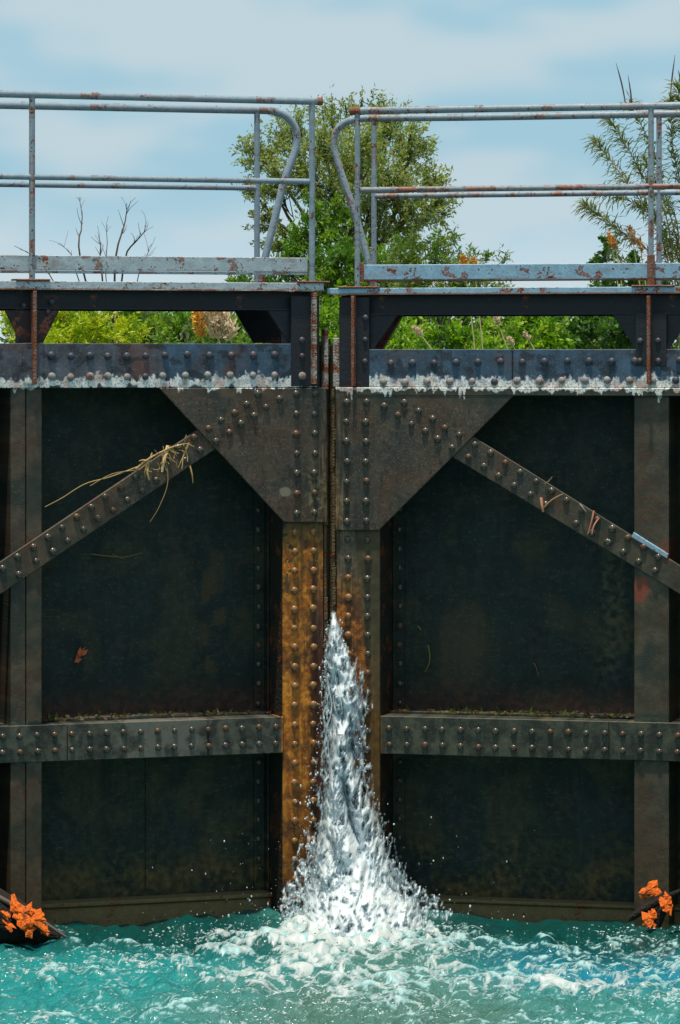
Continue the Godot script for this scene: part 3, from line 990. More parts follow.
func wave(x: float, z: float) -> float:
	var r := Vector2(x - 0.08, (z - 0.6) * 0.9).length()
	var near := exp(-r * r / 0.5)
	var calm := smoothstep(-0.4, 0.9, z)
	var h := 0.030 * w1.get_noise_2d(x * 1.6, z * 0.9) * (0.25 + 0.75 * calm) - 0.012 + 0.036 * w2.get_noise_2d(x, z * 0.8) * (0.2 + 0.8 * calm)
	h += 0.036 * wr.get_noise_2d(x * 1.2, z * 1.2) * (0.2 + 0.8 * calm)
	h += 0.013 * w4.get_noise_2d(x, z * 0.9) * (0.3 + 0.7 * calm)
	h += near * (0.05 + 0.085 * w2.get_noise_2d(x * 1.4 + 7.0, z * 1.2) + 0.03 * wr.get_noise_2d(x * 2.0, z * 2.0 + 3.0))
	h += 0.02 * exp(-r * 0.9) * sin(r * 9.0 + 2.5 * w1.get_noise_2d(x, z))
	return h

func water() -> void:
	w1.seed = 31; w1.frequency = 1.1; w1.fractal_octaves = 2
	w2.seed = 32; w2.frequency = 3.2; w2.fractal_octaves = 3
	w3.seed = 33; w3.frequency = 0.55; w3.fractal_octaves = 3
	w4.seed = 35; w4.frequency = 6.5; w4.fractal_octaves = 2
	wr.seed = 34; wr.frequency = 3.6; wr.fractal_octaves = 2
	var xs: Array = []
	for i in 341:
		xs.append(lerpf(-2.72, 2.78, i / 340.0))
	var zs: Array = []
	var z := -0.6
	while z < 5.0:
		zs.append(z); z += 0.022
	while z < 45.0:
		zs.append(z); z *= 1.06
	zs.append(45.0)
	var mb := MB.new()
	var turq := Color(0.014, 0.275, 0.29)
	var gate_shade := Color(0.006, 0.055, 0.052)
	var olive := Color(0.085, 0.19, 0.155)
	var blue := Color(0.012, 0.18, 0.31)
	for zz in zs:
		for x in xs:
			mb.v.append(Vector3(x, wave(x, zz), zz))
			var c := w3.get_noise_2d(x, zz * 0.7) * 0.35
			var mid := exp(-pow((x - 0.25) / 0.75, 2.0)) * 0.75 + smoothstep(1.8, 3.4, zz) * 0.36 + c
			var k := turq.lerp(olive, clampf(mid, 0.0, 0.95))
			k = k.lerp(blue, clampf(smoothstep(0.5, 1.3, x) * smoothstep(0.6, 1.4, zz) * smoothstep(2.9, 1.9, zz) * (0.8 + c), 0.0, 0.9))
			k = k.lerp(gate_shade, smoothstep(1.95, 0.75, zz + c * 1.6) * smoothstep(0.15, 0.8, absf(x - 0.1) + 0.25 * zz) * 0.94)  # darker by the gates: their shade on the pool is put into the colour
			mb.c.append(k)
			mb.uv.append(Vector2.ZERO)
	grid_faces(mb, xs.size(), zs.size())
	mb.colored = true
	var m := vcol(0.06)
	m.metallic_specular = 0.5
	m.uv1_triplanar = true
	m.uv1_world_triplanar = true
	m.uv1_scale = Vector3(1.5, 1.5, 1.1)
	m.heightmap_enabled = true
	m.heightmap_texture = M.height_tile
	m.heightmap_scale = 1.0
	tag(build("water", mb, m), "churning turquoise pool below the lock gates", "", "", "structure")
	foam()

# indices and smooth normals of a row by row grid; cells whose corners are all off are left out
func grid_faces(mb: MB, nx: int, nz: int, keep := PackedByteArray(), flip := false, base := 0) -> void:
	var n := PackedVector3Array()
	n.resize(nx * nz)
	for j in nz - 1:
		for i in nx - 1:
			var a := j * nx + i
			if keep.size() and not (keep[a] or keep[a + 1] or keep[a + nx] or keep[a + nx + 1]):
				continue
			var f := (mb.v[base + a + nx] - mb.v[base + a]).cross(mb.v[base + a + 1] - mb.v[base + a])
			if flip:
				f = -f
			n[a] += f; n[a + 1] += f; n[a + nx] += f; n[a + nx + 1] += f
			var q := base + a
			if flip:
				mb.idx.append_array([q, q + nx, q + 1, q + 1, q + nx, q + nx + 1])
			else:
				mb.idx.append_array([q, q + 1, q + nx, q + 1, q + nx + 1, q + nx])
	for i in n.size():
		mb.n.append(n[i].normalized() if n[i].length_squared() > 0.0 else Vector3.UP)

func foam() -> void:
	var rn := FastNoiseLite.new()
	rn.seed = 41; rn.frequency = 5.0; rn.fractal_type = FastNoiseLite.FRACTAL_RIDGED; rn.fractal_octaves = 4
	rn.domain_warp_enabled = true; rn.domain_warp_amplitude = 0.25; rn.domain_warp_frequency = 2.0
	var nx := 560
	var nz := 250
	var mb := MB.new()
	var keep := PackedByteArray(); keep.resize(nx * nz)
	for j in nz:
		var z := lerpf(-0.1, 4.0, j / float(nz - 1))
		for i in nx:
			var x := lerpf(-2.3, 2.3, i / float(nx - 1))
			var m := 1.05 * exp(-pow((x - 0.12) / 0.62, 2.0) - pow((z - 0.75) / 0.62, 2.0))
			m += 0.66 * exp(-pow((x - 0.4) / 1.05, 2.0) - pow((z - 1.85) / 0.85, 2.0))
			m += 0.28 * exp(-pow((x - 1.2) / 0.8, 2.0) - pow((z - 2.1) / 0.9, 2.0))
			m += 0.36 * exp(-pow((x + 0.5) / 0.5, 2.0) - pow((z - 1.2) / 0.5, 2.0))
			m += 0.42 * smoothstep(1.2, 2.6, z)
			m += 0.36 * exp(-pow((x + 1.3) / 0.9, 2.0) - pow((z - 1.7) / 0.8, 2.0))
			m += 0.45 * w3.get_noise_2d(x * 1.6 + 4.0, z * 1.1)
			var wv := wave(x, z)
			m += 0.30 * smoothstep(0.004, 0.04, wv) * smoothstep(0.5, 1.2, z)
			m *= smoothstep(-0.1, 0.3, z)
			var d := 0.5 + 0.5 * rn.get_noise_2d(x * 1.1, z * 0.75)
			var over := d - (1.10 - 0.64 * m)
			keep[j * nx + i] = 1 if over > 0.0 else 0
			var h := -0.004 + (0.014 * sqrt(minf(over, 0.25)) * (0.4 + 0.6 * clampf(m, 0.0, 1.0)) if over > 0.0 else 0.0)
			mb.v.append(Vector3(x, wv + h, z))
			var al := clampf(over * 3.2, 0.0, 1.0)
			mb.c.append(Color(lerpf(0.36, 0.68, al), lerpf(0.62, 0.76, al), lerpf(0.66, 0.78, al), 0.88 * pow(al, 0.8)))
			mb.uv.append(Vector2.ZERO)
	grid_faces(mb, nx, nz, keep)
	# thin foam streaks on the crests, their pale cyan painted as sky glints
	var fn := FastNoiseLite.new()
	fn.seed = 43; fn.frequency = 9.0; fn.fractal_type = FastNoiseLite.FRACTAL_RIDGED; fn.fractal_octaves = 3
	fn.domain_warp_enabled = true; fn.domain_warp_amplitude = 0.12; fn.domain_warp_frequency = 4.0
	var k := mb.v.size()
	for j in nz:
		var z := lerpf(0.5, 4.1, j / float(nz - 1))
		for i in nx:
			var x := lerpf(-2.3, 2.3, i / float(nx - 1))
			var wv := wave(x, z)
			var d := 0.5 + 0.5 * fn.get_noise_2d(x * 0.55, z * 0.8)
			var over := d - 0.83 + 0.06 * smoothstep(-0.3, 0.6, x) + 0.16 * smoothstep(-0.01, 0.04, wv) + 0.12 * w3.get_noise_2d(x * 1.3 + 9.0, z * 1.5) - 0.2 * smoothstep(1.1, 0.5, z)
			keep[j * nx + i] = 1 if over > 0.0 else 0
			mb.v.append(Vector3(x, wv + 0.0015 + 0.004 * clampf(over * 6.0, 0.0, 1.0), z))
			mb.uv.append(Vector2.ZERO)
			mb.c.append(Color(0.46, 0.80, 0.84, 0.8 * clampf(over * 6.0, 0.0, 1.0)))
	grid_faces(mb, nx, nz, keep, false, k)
	mb.colored = true
	var fm := vcol(0.4)
	fm.transparency = BaseMaterial3D.TRANSPARENCY_ALPHA
	tag(build("foam", mb, fm), "white foam drifting over the pool from the foot of the leak, with pale painted glints on the crests", "", "", "stuff")

# a torn sheet of falling water: rows are [height, left x, right x, how far out], thick where the noise ridges are
func sheet(mb: MB, rows: Array, sd: int, thr: float, fx: float, fy: float, thick: float, bulge: float, res := 0.0045, ry := 0.007) -> void:
	var rn := FastNoiseLite.new()
	rn.seed = sd; rn.frequency = 1.0; rn.fractal_type = FastNoiseLite.FRACTAL_RIDGED; rn.fractal_octaves = 4
	rn.domain_warp_enabled = true; rn.domain_warp_amplitude = 0.5; rn.domain_warp_frequency = 0.9
	var bn := FastNoiseLite.new()
	bn.seed = sd + 1; bn.frequency = 5.0; bn.fractal_octaves = 3
	var top: float = rows[0][0]
	var low: float = rows[-1][0]
	var x0 := 1e9
	var x1 := -1e9
	for r in rows:
		x0 = minf(x0, r[1] - 0.05); x1 = maxf(x1, r[2] + 0.05)
	var nx := int((x1 - x0) / res)
	var ny := int((top - low) / ry)
	var keep := PackedByteArray(); keep.resize(nx * ny)
	var front := PackedVector3Array(); front.resize(nx * ny)
	var back := PackedVector3Array(); back.resize(nx * ny)
	var cols := PackedColorArray(); cols.resize(nx * ny)
	var seg := 0
	for j in ny:
		var y := lerpf(top, low, j / float(ny - 1))
		while seg < rows.size() - 2 and y < rows[seg + 1][0]:
			seg += 1
		var f: float = (rows[seg][0] - y) / maxf(1e-5, rows[seg][0] - rows[seg + 1][0])
		var l := lerpf(rows[seg][1], rows[seg + 1][1], f)
		var r := lerpf(rows[seg][2], rows[seg + 1][2], f)
		var out := lerpf(rows[seg][3], rows[seg + 1][3], f)
		for i in nx:
			var x := x0 + i * res
			var s := (x - l) / maxf(0.004, r - l) * 2.0 - 1.0
			var d := 0.5 + 0.5 * rn.get_noise_2d(x * fx, y * fy)
			var edge := absf(s)
			var over := d - thr - 0.30 * smoothstep(0.55, 1.15, edge) - (10.0 if edge > 1.5 else 0.0)
			var a := j * nx + i
			keep[a] = 1 if over > 0.0 else 0
			var h := thick * sqrt(minf(over, 0.3)) if over > 0.0 else 0.0
			var b := bulge * bn.get_noise_2d(x, y * 0.7)
			var arch := sqrt(maxf(0.0, 1.0 - minf(1.0, s * s)))
			var zc := out * (0.35 + 0.65 * arch) + b
			var al := clampf(over * 5.0, 0.0, 1.0)
			cols[a] = Color(lerpf(0.55, 0.80, al), lerpf(0.72, 0.90, al), lerpf(0.82, 0.96, al), 0.08 + 0.87 * al)
			front[a] = Vector3(x, y, zc + h)
			back[a] = Vector3(x, y, zc - h * 0.6)
	var k := mb.v.size()
	mb.v.append_array(front)
	mb.c.append_array(cols)
	grid_faces(mb, nx, ny, keep, false, k)
	var k2 := mb.v.size()
	mb.v.append_array(back)
	mb.c.append_array(cols)
	mb.colored = true
	grid_faces(mb, nx, ny, keep, true, k2)
	mb.uv.resize(mb.v.size())

# glassy ropes of water thrown out of the seam and falling in arcs
func strands(mb: MB) -> void:
	for k in 60:
		var y0 := rng.randf_range(0.35, 1.72)
		var vx := rng.randfn(0.10, 0.16) * (1.0 if y0 > 0.8 else 1.3)
		var vz := rng.randf_range(0.25, 0.8)
		var x0 := 0.015 + rng.randfn(0.0, 0.02) * (2.0 - y0)
		var span := rng.randf_range(0.08, 0.24)
		var t0 := rng.randf_range(0.0, 0.25)
		var pts: Array = []
		var rad: Array = []
		var n := 16
		var phase := rng.randf() * TAU
		var r0 := 0.0018 + 0.0045 * pow(rng.randf(), 1.6)
		for i in n:
			var t := t0 + span * i / float(n - 1)
			var p := Vector3(x0 + vx * t + 0.016 * sin(phase + t * 38.0), y0 - 0.3 * t - 4.0 * t * t, 0.08 + vz * t + 0.010 * cos(phase * 1.7 + t * 17.0))
			if p.y < -0.03:
				break
			pts.append(p)
			rad.append(r0 * (0.35 + 0.9 * sin(PI * (i + 0.5) / n)) * rng.randf_range(0.45, 1.5))
		if pts.size() > 3:
			var c := rng.randf()
			mb.tube(pts, rad, 6, true, Color(lerpf(0.55, 0.9, c), lerpf(0.72, 0.95, c), lerpf(0.8, 0.97, c), lerpf(0.5, 0.9, c)))

func white_water() -> StandardMaterial3D:
	var m := StandardMaterial3D.new()
	m.albedo_color = Color(0.70, 0.82, 0.87).linear_to_srgb()
	m.roughness = 0.3
	return m

func leak() -> void:
	var mb := MB.new()
	var rows := [[1.787, 0.003, 0.024, 0.0], [1.630, -0.034, 0.082, 0.08], [1.514, -0.058, 0.140, 0.11], [1.281, -0.081, 0.210, 0.15],
		[1.048, -0.099, 0.245, 0.19], [0.826, -0.115, 0.273, 0.23], [0.536, -0.133, 0.320, 0.27], [0.245, -0.173, 0.378, 0.31], [-0.05, -0.208, 0.448, 0.34]]
	sheet(mb, rows, 101, 0.72, 12.0, 4.5, 0.03, 0.05)
	sheet(mb, rows, 111, 0.74, 18.0, 7.0, 0.025, 0.06)
	# the denser head of the spurt
	var head := [[1.775, 0.006, 0.024, 0.03], [1.630, -0.017, 0.070, 0.13], [1.456, -0.023, 0.146, 0.19], [1.232, 0.001, 0.198, 0.25], [1.000, -0.005, 0.123, 0.31],
		[0.779, -0.028, 0.082, 0.37], [0.577, -0.063, 0.134, 0.42], [0.331, -0.125, 0.294, 0.47], [-0.05, -0.211, 0.455, 0.54]]
	sheet(mb, head, 121, 0.47, 15.0, 5.5, 0.035, 0.07)
	sheet(mb, head, 171, 0.62, 26.0, 13.0, 0.03, 0.10)
	# the bright fold that swings out to the right below the girder
	var fold := [[1.097, 0.030, 0.088, 0.34], [0.895, 0.053, 0.157, 0.38], [0.721, 0.088, 0.226, 0.42], [0.532, 0.122, 0.306, 0.46], [0.302, 0.122, 0.386, 0.5], [-0.05, 0.110, 0.478, 0.56]]
	sheet(mb, fold, 151, 0.52, 17.0, 8.0, 0.035, 0.05)
	# heap of white water where it lands
	var foot := [[0.585, -0.016, 0.110, 0.50], [0.373, -0.073, 0.259, 0.58], [0.230, -0.119, 0.362, 0.66], [0.142, -0.163, 0.452, 0.74], [-0.06, -0.232, 0.577, 0.84]]
	sheet(mb, foot, 131, 0.36, 14.0, 9.0, 0.04, 0.10)
	sheet(mb, foot, 181, 0.58, 24.0, 17.0, 0.03, 0.16)
	var skirt := [[0.242, -0.038, 0.314, 0.74], [0.134, -0.140, 0.484, 0.86], [-0.06, -0.252, 0.662, 1.02]]
	sheet(mb, skirt, 141, 0.44, 14.0, 14.0, 0.04, 0.10)
	strands(mb)
	var jm := vcol(0.5)
	jm.metallic_specular = 0.3
	jm.transparency = BaseMaterial3D.TRANSPARENCY_ALPHA
	var o := build("leaking_water", mb, jm)
	tag(o, "white water spurting through the gap between the gate leaves", "water", "", "stuff")
	# flying drops
	var drop := SphereMesh.new()
	drop.radius = 1.0; drop.height = 2.0; drop.radial_segments = 6; drop.rings = 3
	drop.material = white_water()
	var mm := MultiMesh.new()
	mm.transform_format = MultiMesh.TRANSFORM_3D
	mm.mesh = drop
	var list: Array = []
	for k in 1500:
		var y: float
		var x: float
		var z: float
		var q := rng.randf()
		if q < 0.4:
			y = pow(rng.randf(), 1.3) * 1.75
			var f := 1.0 - y / 1.8
			var side := -1.0 if rng.randf() < 0.5 else 1.0
			var wid := 0.03 + 0.26 * f
			x = 0.02 + 0.04 * f + side * wid * (0.7 + absf(rng.randfn(0.0, 0.22)))
			z = 0.1 + 0.35 * f + rng.randf_range(-0.06, 0.1)
		else:
			var a := rng.randf() * TAU
			var rad := absf(rng.randfn(0.0, 0.42))
			x = 0.08 + cos(a) * rad * 1.1
			z = 0.6 + sin(a) * rad * 0.7
			y = absf(rng.randfn(0.0, 0.16)) * exp(-rad * 0.9) + wave(x, z)
			if rng.randf() < 0.12:
				y += rng.randf() * 0.5; x = 0.08 + (x - 0.08) * 1.2
		if z < 0.06:
			z = 0.06 + rng.randf() * 0.1
		var s := 0.0013 + 0.0055 * pow(rng.randf(), 3.5)
		list.append(Transform3D(Basis.from_euler(Vector3(rng.randf(), rng.randf() * 3.0, rng.randf_range(-0.6, 0.6))).scaled(Vector3(s, s * rng.randf_range(0.9, 2.2), s)), Vector3(x, y, z)))
	for k in 9000:  # small flattened pale specks scattered over the pool surface
		var x := rng.randf_range(-2.2, 2.2)
		var z := rng.randf_range(0.4, 3.8)
		if w3.get_noise_2d(x * 1.6 + 4.0, z * 1.1) < rng.randf_range(-0.3, 0.35):
			continue
		var s := 0.0018 + 0.0045 * pow(rng.randf(), 3.0)
		list.append(Transform3D(Basis().scaled(Vector3(s * 1.6, s * 0.7, s)), Vector3(x, wave(x, z) + 0.001, z)))
	mm.instance_count = list.size()
	for k in list.size():
		mm.set_instance_transform(k, list[k])
	var mi := MultiMeshInstance3D.new()
	mi.multimesh = mm
	put(mi, "water_spray")
	tag(mi, "spray drops flung round the leak and pale specks on the pool", "spray", "", "stuff")

# ------------------------------------------------------------------ plants
func rand_dir() -> Vector3:
	var v := Vector3(rng.randfn(), rng.randfn(), rng.randfn())
	return v.normalized() if v.length() > 0.01 else Vector3.UP

func limb(mb: MB, a: Vector3, b: Vector3, r0: float, r1: float, sag: float, col: Color, steps := 7) -> void:
	var pts: Array = []
	var rad: Array = []
	var bend := Vector3(rng.randfn() * 0.06, sag, rng.randfn() * 0.06) * a.distance_to(b)
	for i in steps:
		var f := i / float(steps - 1)
		pts.append(a.lerp(b, f) + bend * (4.0 * f * (1.0 - f)) + rand_dir() * (0.015 * a.distance_to(b) * (1.0 if i > 0 and i < steps - 1 else 0.0)))
		rad.append(lerpf(r0, r1, f))
	mb.tube(pts, rad, 6, false, col)

# clusters: [centre, radius, share of leaves]; palette: leaf colours, one picked at random per twig
func tree(called: String, label: String, category: String, base: Vector3, fork: float, trunk_r: float, clusters: Array, leaves: int, ll: float, lw: float, palette: Array, droop: float, group := "", kindly := "crown") -> Node3D:
	var t := thing(called, label, category, base, 0.0, group)
	var tb := MB.new()
	var lb := MB.new()
	var bark := Color(0.09, 0.075, 0.055)
	var hub := Vector3(0, fork, 0)
	if fork > 0.3:
		limb(tb, Vector3(0, -0.05, 0), hub, trunk_r, trunk_r * 0.7, 0.0, bark)
	var total := 0.0
	for c in clusters:
		total += c[1] * c[1] * (c[2] if c.size() > 2 else 1.0)
	for c in clusters:
		var cen: Vector3 = c[0] - base
		var r: float = c[1]
		var start := hub if fork > 0.3 else Vector3(rng.randf_range(-0.3, 0.3) * r, 0.0, rng.randf_range(-0.2, 0.2))
		limb(tb, start, cen, trunk_r * 0.45, trunk_r * 0.12, 0.03, bark)
		var share := int(leaves * r * r * (c[2] if c.size() > 2 else 1.0) / total)
		var twigs := maxi(5, share / 26)
		for k in twigs:
			var d := rand_dir()
			var tip := cen + Vector3(d.x, d.y * 0.95, d.z) * r * pow(rng.randf(), 0.45) * rng.randf_range(0.8, 1.12)
			var from := cen.lerp(start, rng.randf() * 0.3)
			if k % 2 == 0:
				limb(tb, from, tip, trunk_r * 0.09, trunk_r * 0.02, 0.02, bark, 4)
			var out := (tip - from).normalized()
			var pal: Color = palette[rng.randi() % palette.size()]
			for q in share / twigs:
				var f := rng.randf_range(0.55, 1.06)
				var p := from.lerp(tip, f) + rand_dir() * r * 0.10
				p.y -= droop * r * (f - 0.5) * rng.randf()
				var dir := (out * 0.7 + rand_dir() + Vector3.DOWN * droop).normalized()
				var side := dir.cross(rand_dir()).normalized()
				var s := rng.randf_range(0.65, 1.25)
				lb.leaf(p, dir, side, ll * s, lw * s, pal * rng.randf_range(0.75, 1.25))
	build("trunk" if kindly == "crown" else "stem", tb, M.bark, t)
	var cr := build(kindly, lb, M.leaf, t)
	cr.set_meta("kind", "stuff")
	return t

func plants() -> void:
	var olive := [Color(0.27, 0.32, 0.10), Color(0.34, 0.39, 0.14), Color(0.40, 0.44, 0.20), Color(0.34, 0.38, 0.20), Color(0.42, 0.42, 0.12)]
	var bright := [Color(0.11, 0.24, 0.02), Color(0.17, 0.32, 0.02), Color(0.24, 0.38, 0.02), Color(0.08, 0.18, 0.015)]
	var lime := [Color(0.52, 0.60, 0.02), Color(0.64, 0.66, 0.02), Color(0.32, 0.46, 0.02), Color(0.70, 0.66, 0.05)]
	var dark := [Color(0.05, 0.13, 0.03), Color(0.07, 0.17, 0.03), Color(0.10, 0.21, 0.04)]
	# the big grey-green willow
	var cl: Array = []
	for q in [[Vector3(-1.745, 7.819, -60.000), 0.62], [Vector3(-2.008, 6.985, -60.000), 0.42, 0.8], [Vector3(-1.657, 6.393, -60.000), 0.45, 0.8], [Vector3(-1.030, 8.240, -59.000), 0.7, 0.8], [Vector3(-0.166, 8.652, -60.000), 0.62, 0.55], [Vector3(0.529, 8.846, -59.000), 0.42, 0.35], [Vector3(1.040, 8.432, -60.000), 0.72], [Vector3(1.656, 7.980, -59.000), 0.68], [Vector3(-0.803, 7.323, -58.000), 0.8], [Vector3(0.270, 7.547, -59.000), 0.85], [Vector3(1.229, 7.109, -58.000), 0.8], [Vector3(2.158, 7.205, -60.000), 0.5, 0.9], [Vector3(2.175, 6.615, -59.000), 0.55], [Vector3(1.593, 6.382, -58.000), 0.6], [Vector3(0.695, 6.510, -58.000), 0.7], [Vector3(-1.350, 5.845, -60.000), 0.5, 0.8], [Vector3(2.246, 5.670, -60.000), 0.42, 0.5], [Vector3(0.163, 8.827, -60.000), 0.3, 0.4], [Vector3(-0.332, 7.922, -58.000), 0.6], [Vector3(0.581, 7.864, -57.000), 0.65], [Vector3(-0.161, 6.852, -58.000), 0.7], [Vector3(-1.487, 7.023, -58.000), 0.5], [Vector3(1.677, 5.901, -59.000), 0.5, 0.7], [Vector3(0.951, 5.954, -58.000), 0.55, 0.8]]:
		cl.append(q)
	tree("willow_tree", "tall grey-green willow rising behind the mitre of the gates", "tree", Vector3(0.316, 2.9, -60), 1.6, 0.14, cl, 30000, 0.105, 0.038, olive, 0.25, "trees beyond the lock")
	cl = [[Vector3(-0.527, 5.302, -40.000), 0.55], [Vector3(-0.113, 5.551, -40.000), 0.45], [Vector3(0.053, 4.944, -39.000), 0.6], [Vector3(-0.776, 4.755, -40.000), 0.6], [Vector3(-0.192, 4.454, -39.000), 0.7], [Vector3(0.136, 5.800, -40.000), 0.28, 0.7], [Vector3(0.633, 4.855, -40.000), 0.5], [Vector3(-1.107, 4.358, -40.000), 0.5], [Vector3(1.048, 4.391, -40.000), 0.6], [Vector3(-1.638, 4.623, -40.000), 0.25, 0.7], [Vector3(-1.356, 4.507, -40.000), 0.35, 0.8], [Vector3(-0.444, 5.800, -40.000), 0.3, 0.7]]
	tree("locust_tree", "young bright green tree standing in front of the willow", "tree", Vector3(-0.196, 2.9, -40), 0.5, 0.08, cl, 13000, 0.10, 0.032, bright, 0.3, "trees beyond the lock")
	cl = [[Vector3(0.862, 4.633, -33.000), 0.35], [Vector3(1.303, 4.736, -33.000), 0.3, 0.7], [Vector3(1.671, 4.677, -33.000), 0.3, 0.6], [Vector3(1.064, 4.320, -32.000), 0.4], [Vector3(1.930, 4.320, -32.000), 0.35], [Vector3(1.497, 4.247, -32.000), 0.35], [Vector3(2.363, 4.219, -32.000), 0.3], [Vector3(2.112, 4.854, -33.000), 0.26, 0.4], [Vector3(2.494, 4.824, -33.000), 0.18, 0.3], [Vector3(1.597, 5.001, -33.000), 0.32, 0.6], [Vector3(1.009, 4.883, -33.000), 0.34, 0.8], [Vector3(1.814, 4.565, -32.000), 0.34, 0.8]]
	tree("tamarisk_bush", "loose pale green bush with thin upright sprays right of the willow", "bush", Vector3(1.524, 2.9, -33), 0.0, 0.05, cl, 8000, 0.085, 0.022, [Color(0.20, 0.28, 0.07), Color(0.26, 0.32, 0.08), Color(0.16, 0.28, 0.03)], 0.1, "bushes beyond the lock", "foliage")
	# undergrowth seen through the openings below the footway
	cl = [[Vector3(-3.883, 3.821, -24.000), 0.32], [Vector3(-3.391, 3.772, -24.000), 0.40], [Vector3(-2.895, 3.677, -23.000), 0.37], [Vector3(-3.557, 3.436, -23.000), 0.40], [Vector3(-3.075, 3.376, -23.000), 0.37], [Vector3(-2.591, 3.563, -24.000), 0.33], [Vector3(-4.498, 3.821, -24.000), 0.40], [Vector3(-4.119, 3.946, -25.000), 0.20, 0.6], [Vector3(-3.692, 3.921, -25.000), 0.10, 0.6]]
	tree("feathery_bush", "yellow-green feathery bush at the left end of the left opening", "bush", Vector3(-3.391, 2.9, -24), 0.0, 0.04, cl, 8500, 0.08, 0.022, lime, 0.15, "bushes beyond the lock", "foliage")
	cl = [[Vector3(-2.386, 3.639, -26.000), 0.35], [Vector3(-2.000, 3.575, -26.000), 0.37], [Vector3(-2.146, 3.318, -25.000), 0.37], [Vector3(-1.744, 3.319, -26.000), 0.33], [Vector3(-1.454, 3.516, -27.000), 0.37], [Vector3(-1.166, 3.383, -26.000), 0.33], [Vector3(-2.514, 3.383, -26.000), 0.33]]
	tree("leafy_bush", "darker green bush in the middle of the left opening", "bush", Vector3(-1.936, 2.9, -26), 0.0, 0.04, cl, 7500, 0.08, 0.03, [Color(0.11, 0.24, 0.02), Color(0.17, 0.32, 0.03), Color(0.30, 0.42, 0.04), Color(0.22, 0.26, 0.15)], 0.15, "bushes beyond the lock", "foliage")
	cl = [[Vector3(0.807, 3.481, -25.000), 0.40], [Vector3(1.283, 3.538, -24.000), 0.40], [Vector3(1.713, 3.440, -24.000), 0.40], [Vector3(2.189, 3.607, -25.000), 0.37], [Vector3(2.574, 3.477, -24.000), 0.40], [Vector3(1.016, 3.292, -23.000), 0.37], [Vector3(1.858, 3.268, -23.000), 0.40], [Vector3(2.759, 3.292, -24.000), 0.37], [Vector3(0.545, 3.354, -24.000), 0.37], [Vector3(0.179, 3.544, -25.000), 0.44]]
	tree("leafy_bush", "sunlit broad-leaved bush filling the right opening", "bush", Vector3(1.590, 2.9, -24), 0.0, 0.04, cl, 8500, 0.08, 0.036, [Color(0.20, 0.38, 0.02), Color(0.30, 0.48, 0.02), Color(0.10, 0.22, 0.015), Color(0.40, 0.54, 0.04)], 0.15, "bushes beyond the lock", "foliage")
	cl = [[Vector3(3.433, 4.525, -27.000), 0.15], [Vector3(3.617, 4.747, -27.000), 0.16], [Vector3(3.879, 4.603, -27.000), 0.16], [Vector3(3.647, 4.371, -26.000), 0.20], [Vector3(3.486, 4.250, -27.000), 0.16], [Vector3(4.049, 4.354, -27.000), 0.22], [Vector3(3.390, 4.012, -26.000), 0.36], [Vector3(3.903, 4.076, -26.000), 0.40], [Vector3(3.133, 3.691, -26.000), 0.36], [Vector3(3.572, 3.619, -25.000), 0.40], [Vector3(4.377, 4.027, -27.000), 0.40], [Vector3(3.525, 4.865, -27.000), 0.07]]
	tree("fig_bush", "dark green round-leaved bush beside the giant reed", "bush", Vector3(3.647, 2.9, -26), 0.0, 0.04, cl, 5200, 0.075, 0.05, dark, 0.15, "bushes beyond the lock", "foliage")
	cl = []
	for k in 19:
		cl.append([Vector3(-4.8 + k * 0.55, 3.66 + 0.10 * sin(k * 2.3), -37.0 + 0.4 * cos(k * 1.7)), 0.66])
	tree("hedge", "long dark green hedge behind the bushes across the lock", "hedge", Vector3(0.1, 2.9, -37), 0.0, 0.05, cl, 29000, 0.12, 0.06, [Color(0.18, 0.34, 0.03), Color(0.26, 0.42, 0.03), Color(0.12, 0.24, 0.02)], 0.1, "bushes beyond the lock", "foliage")
	bare_shrub()
	giant_reed()
	plumes()

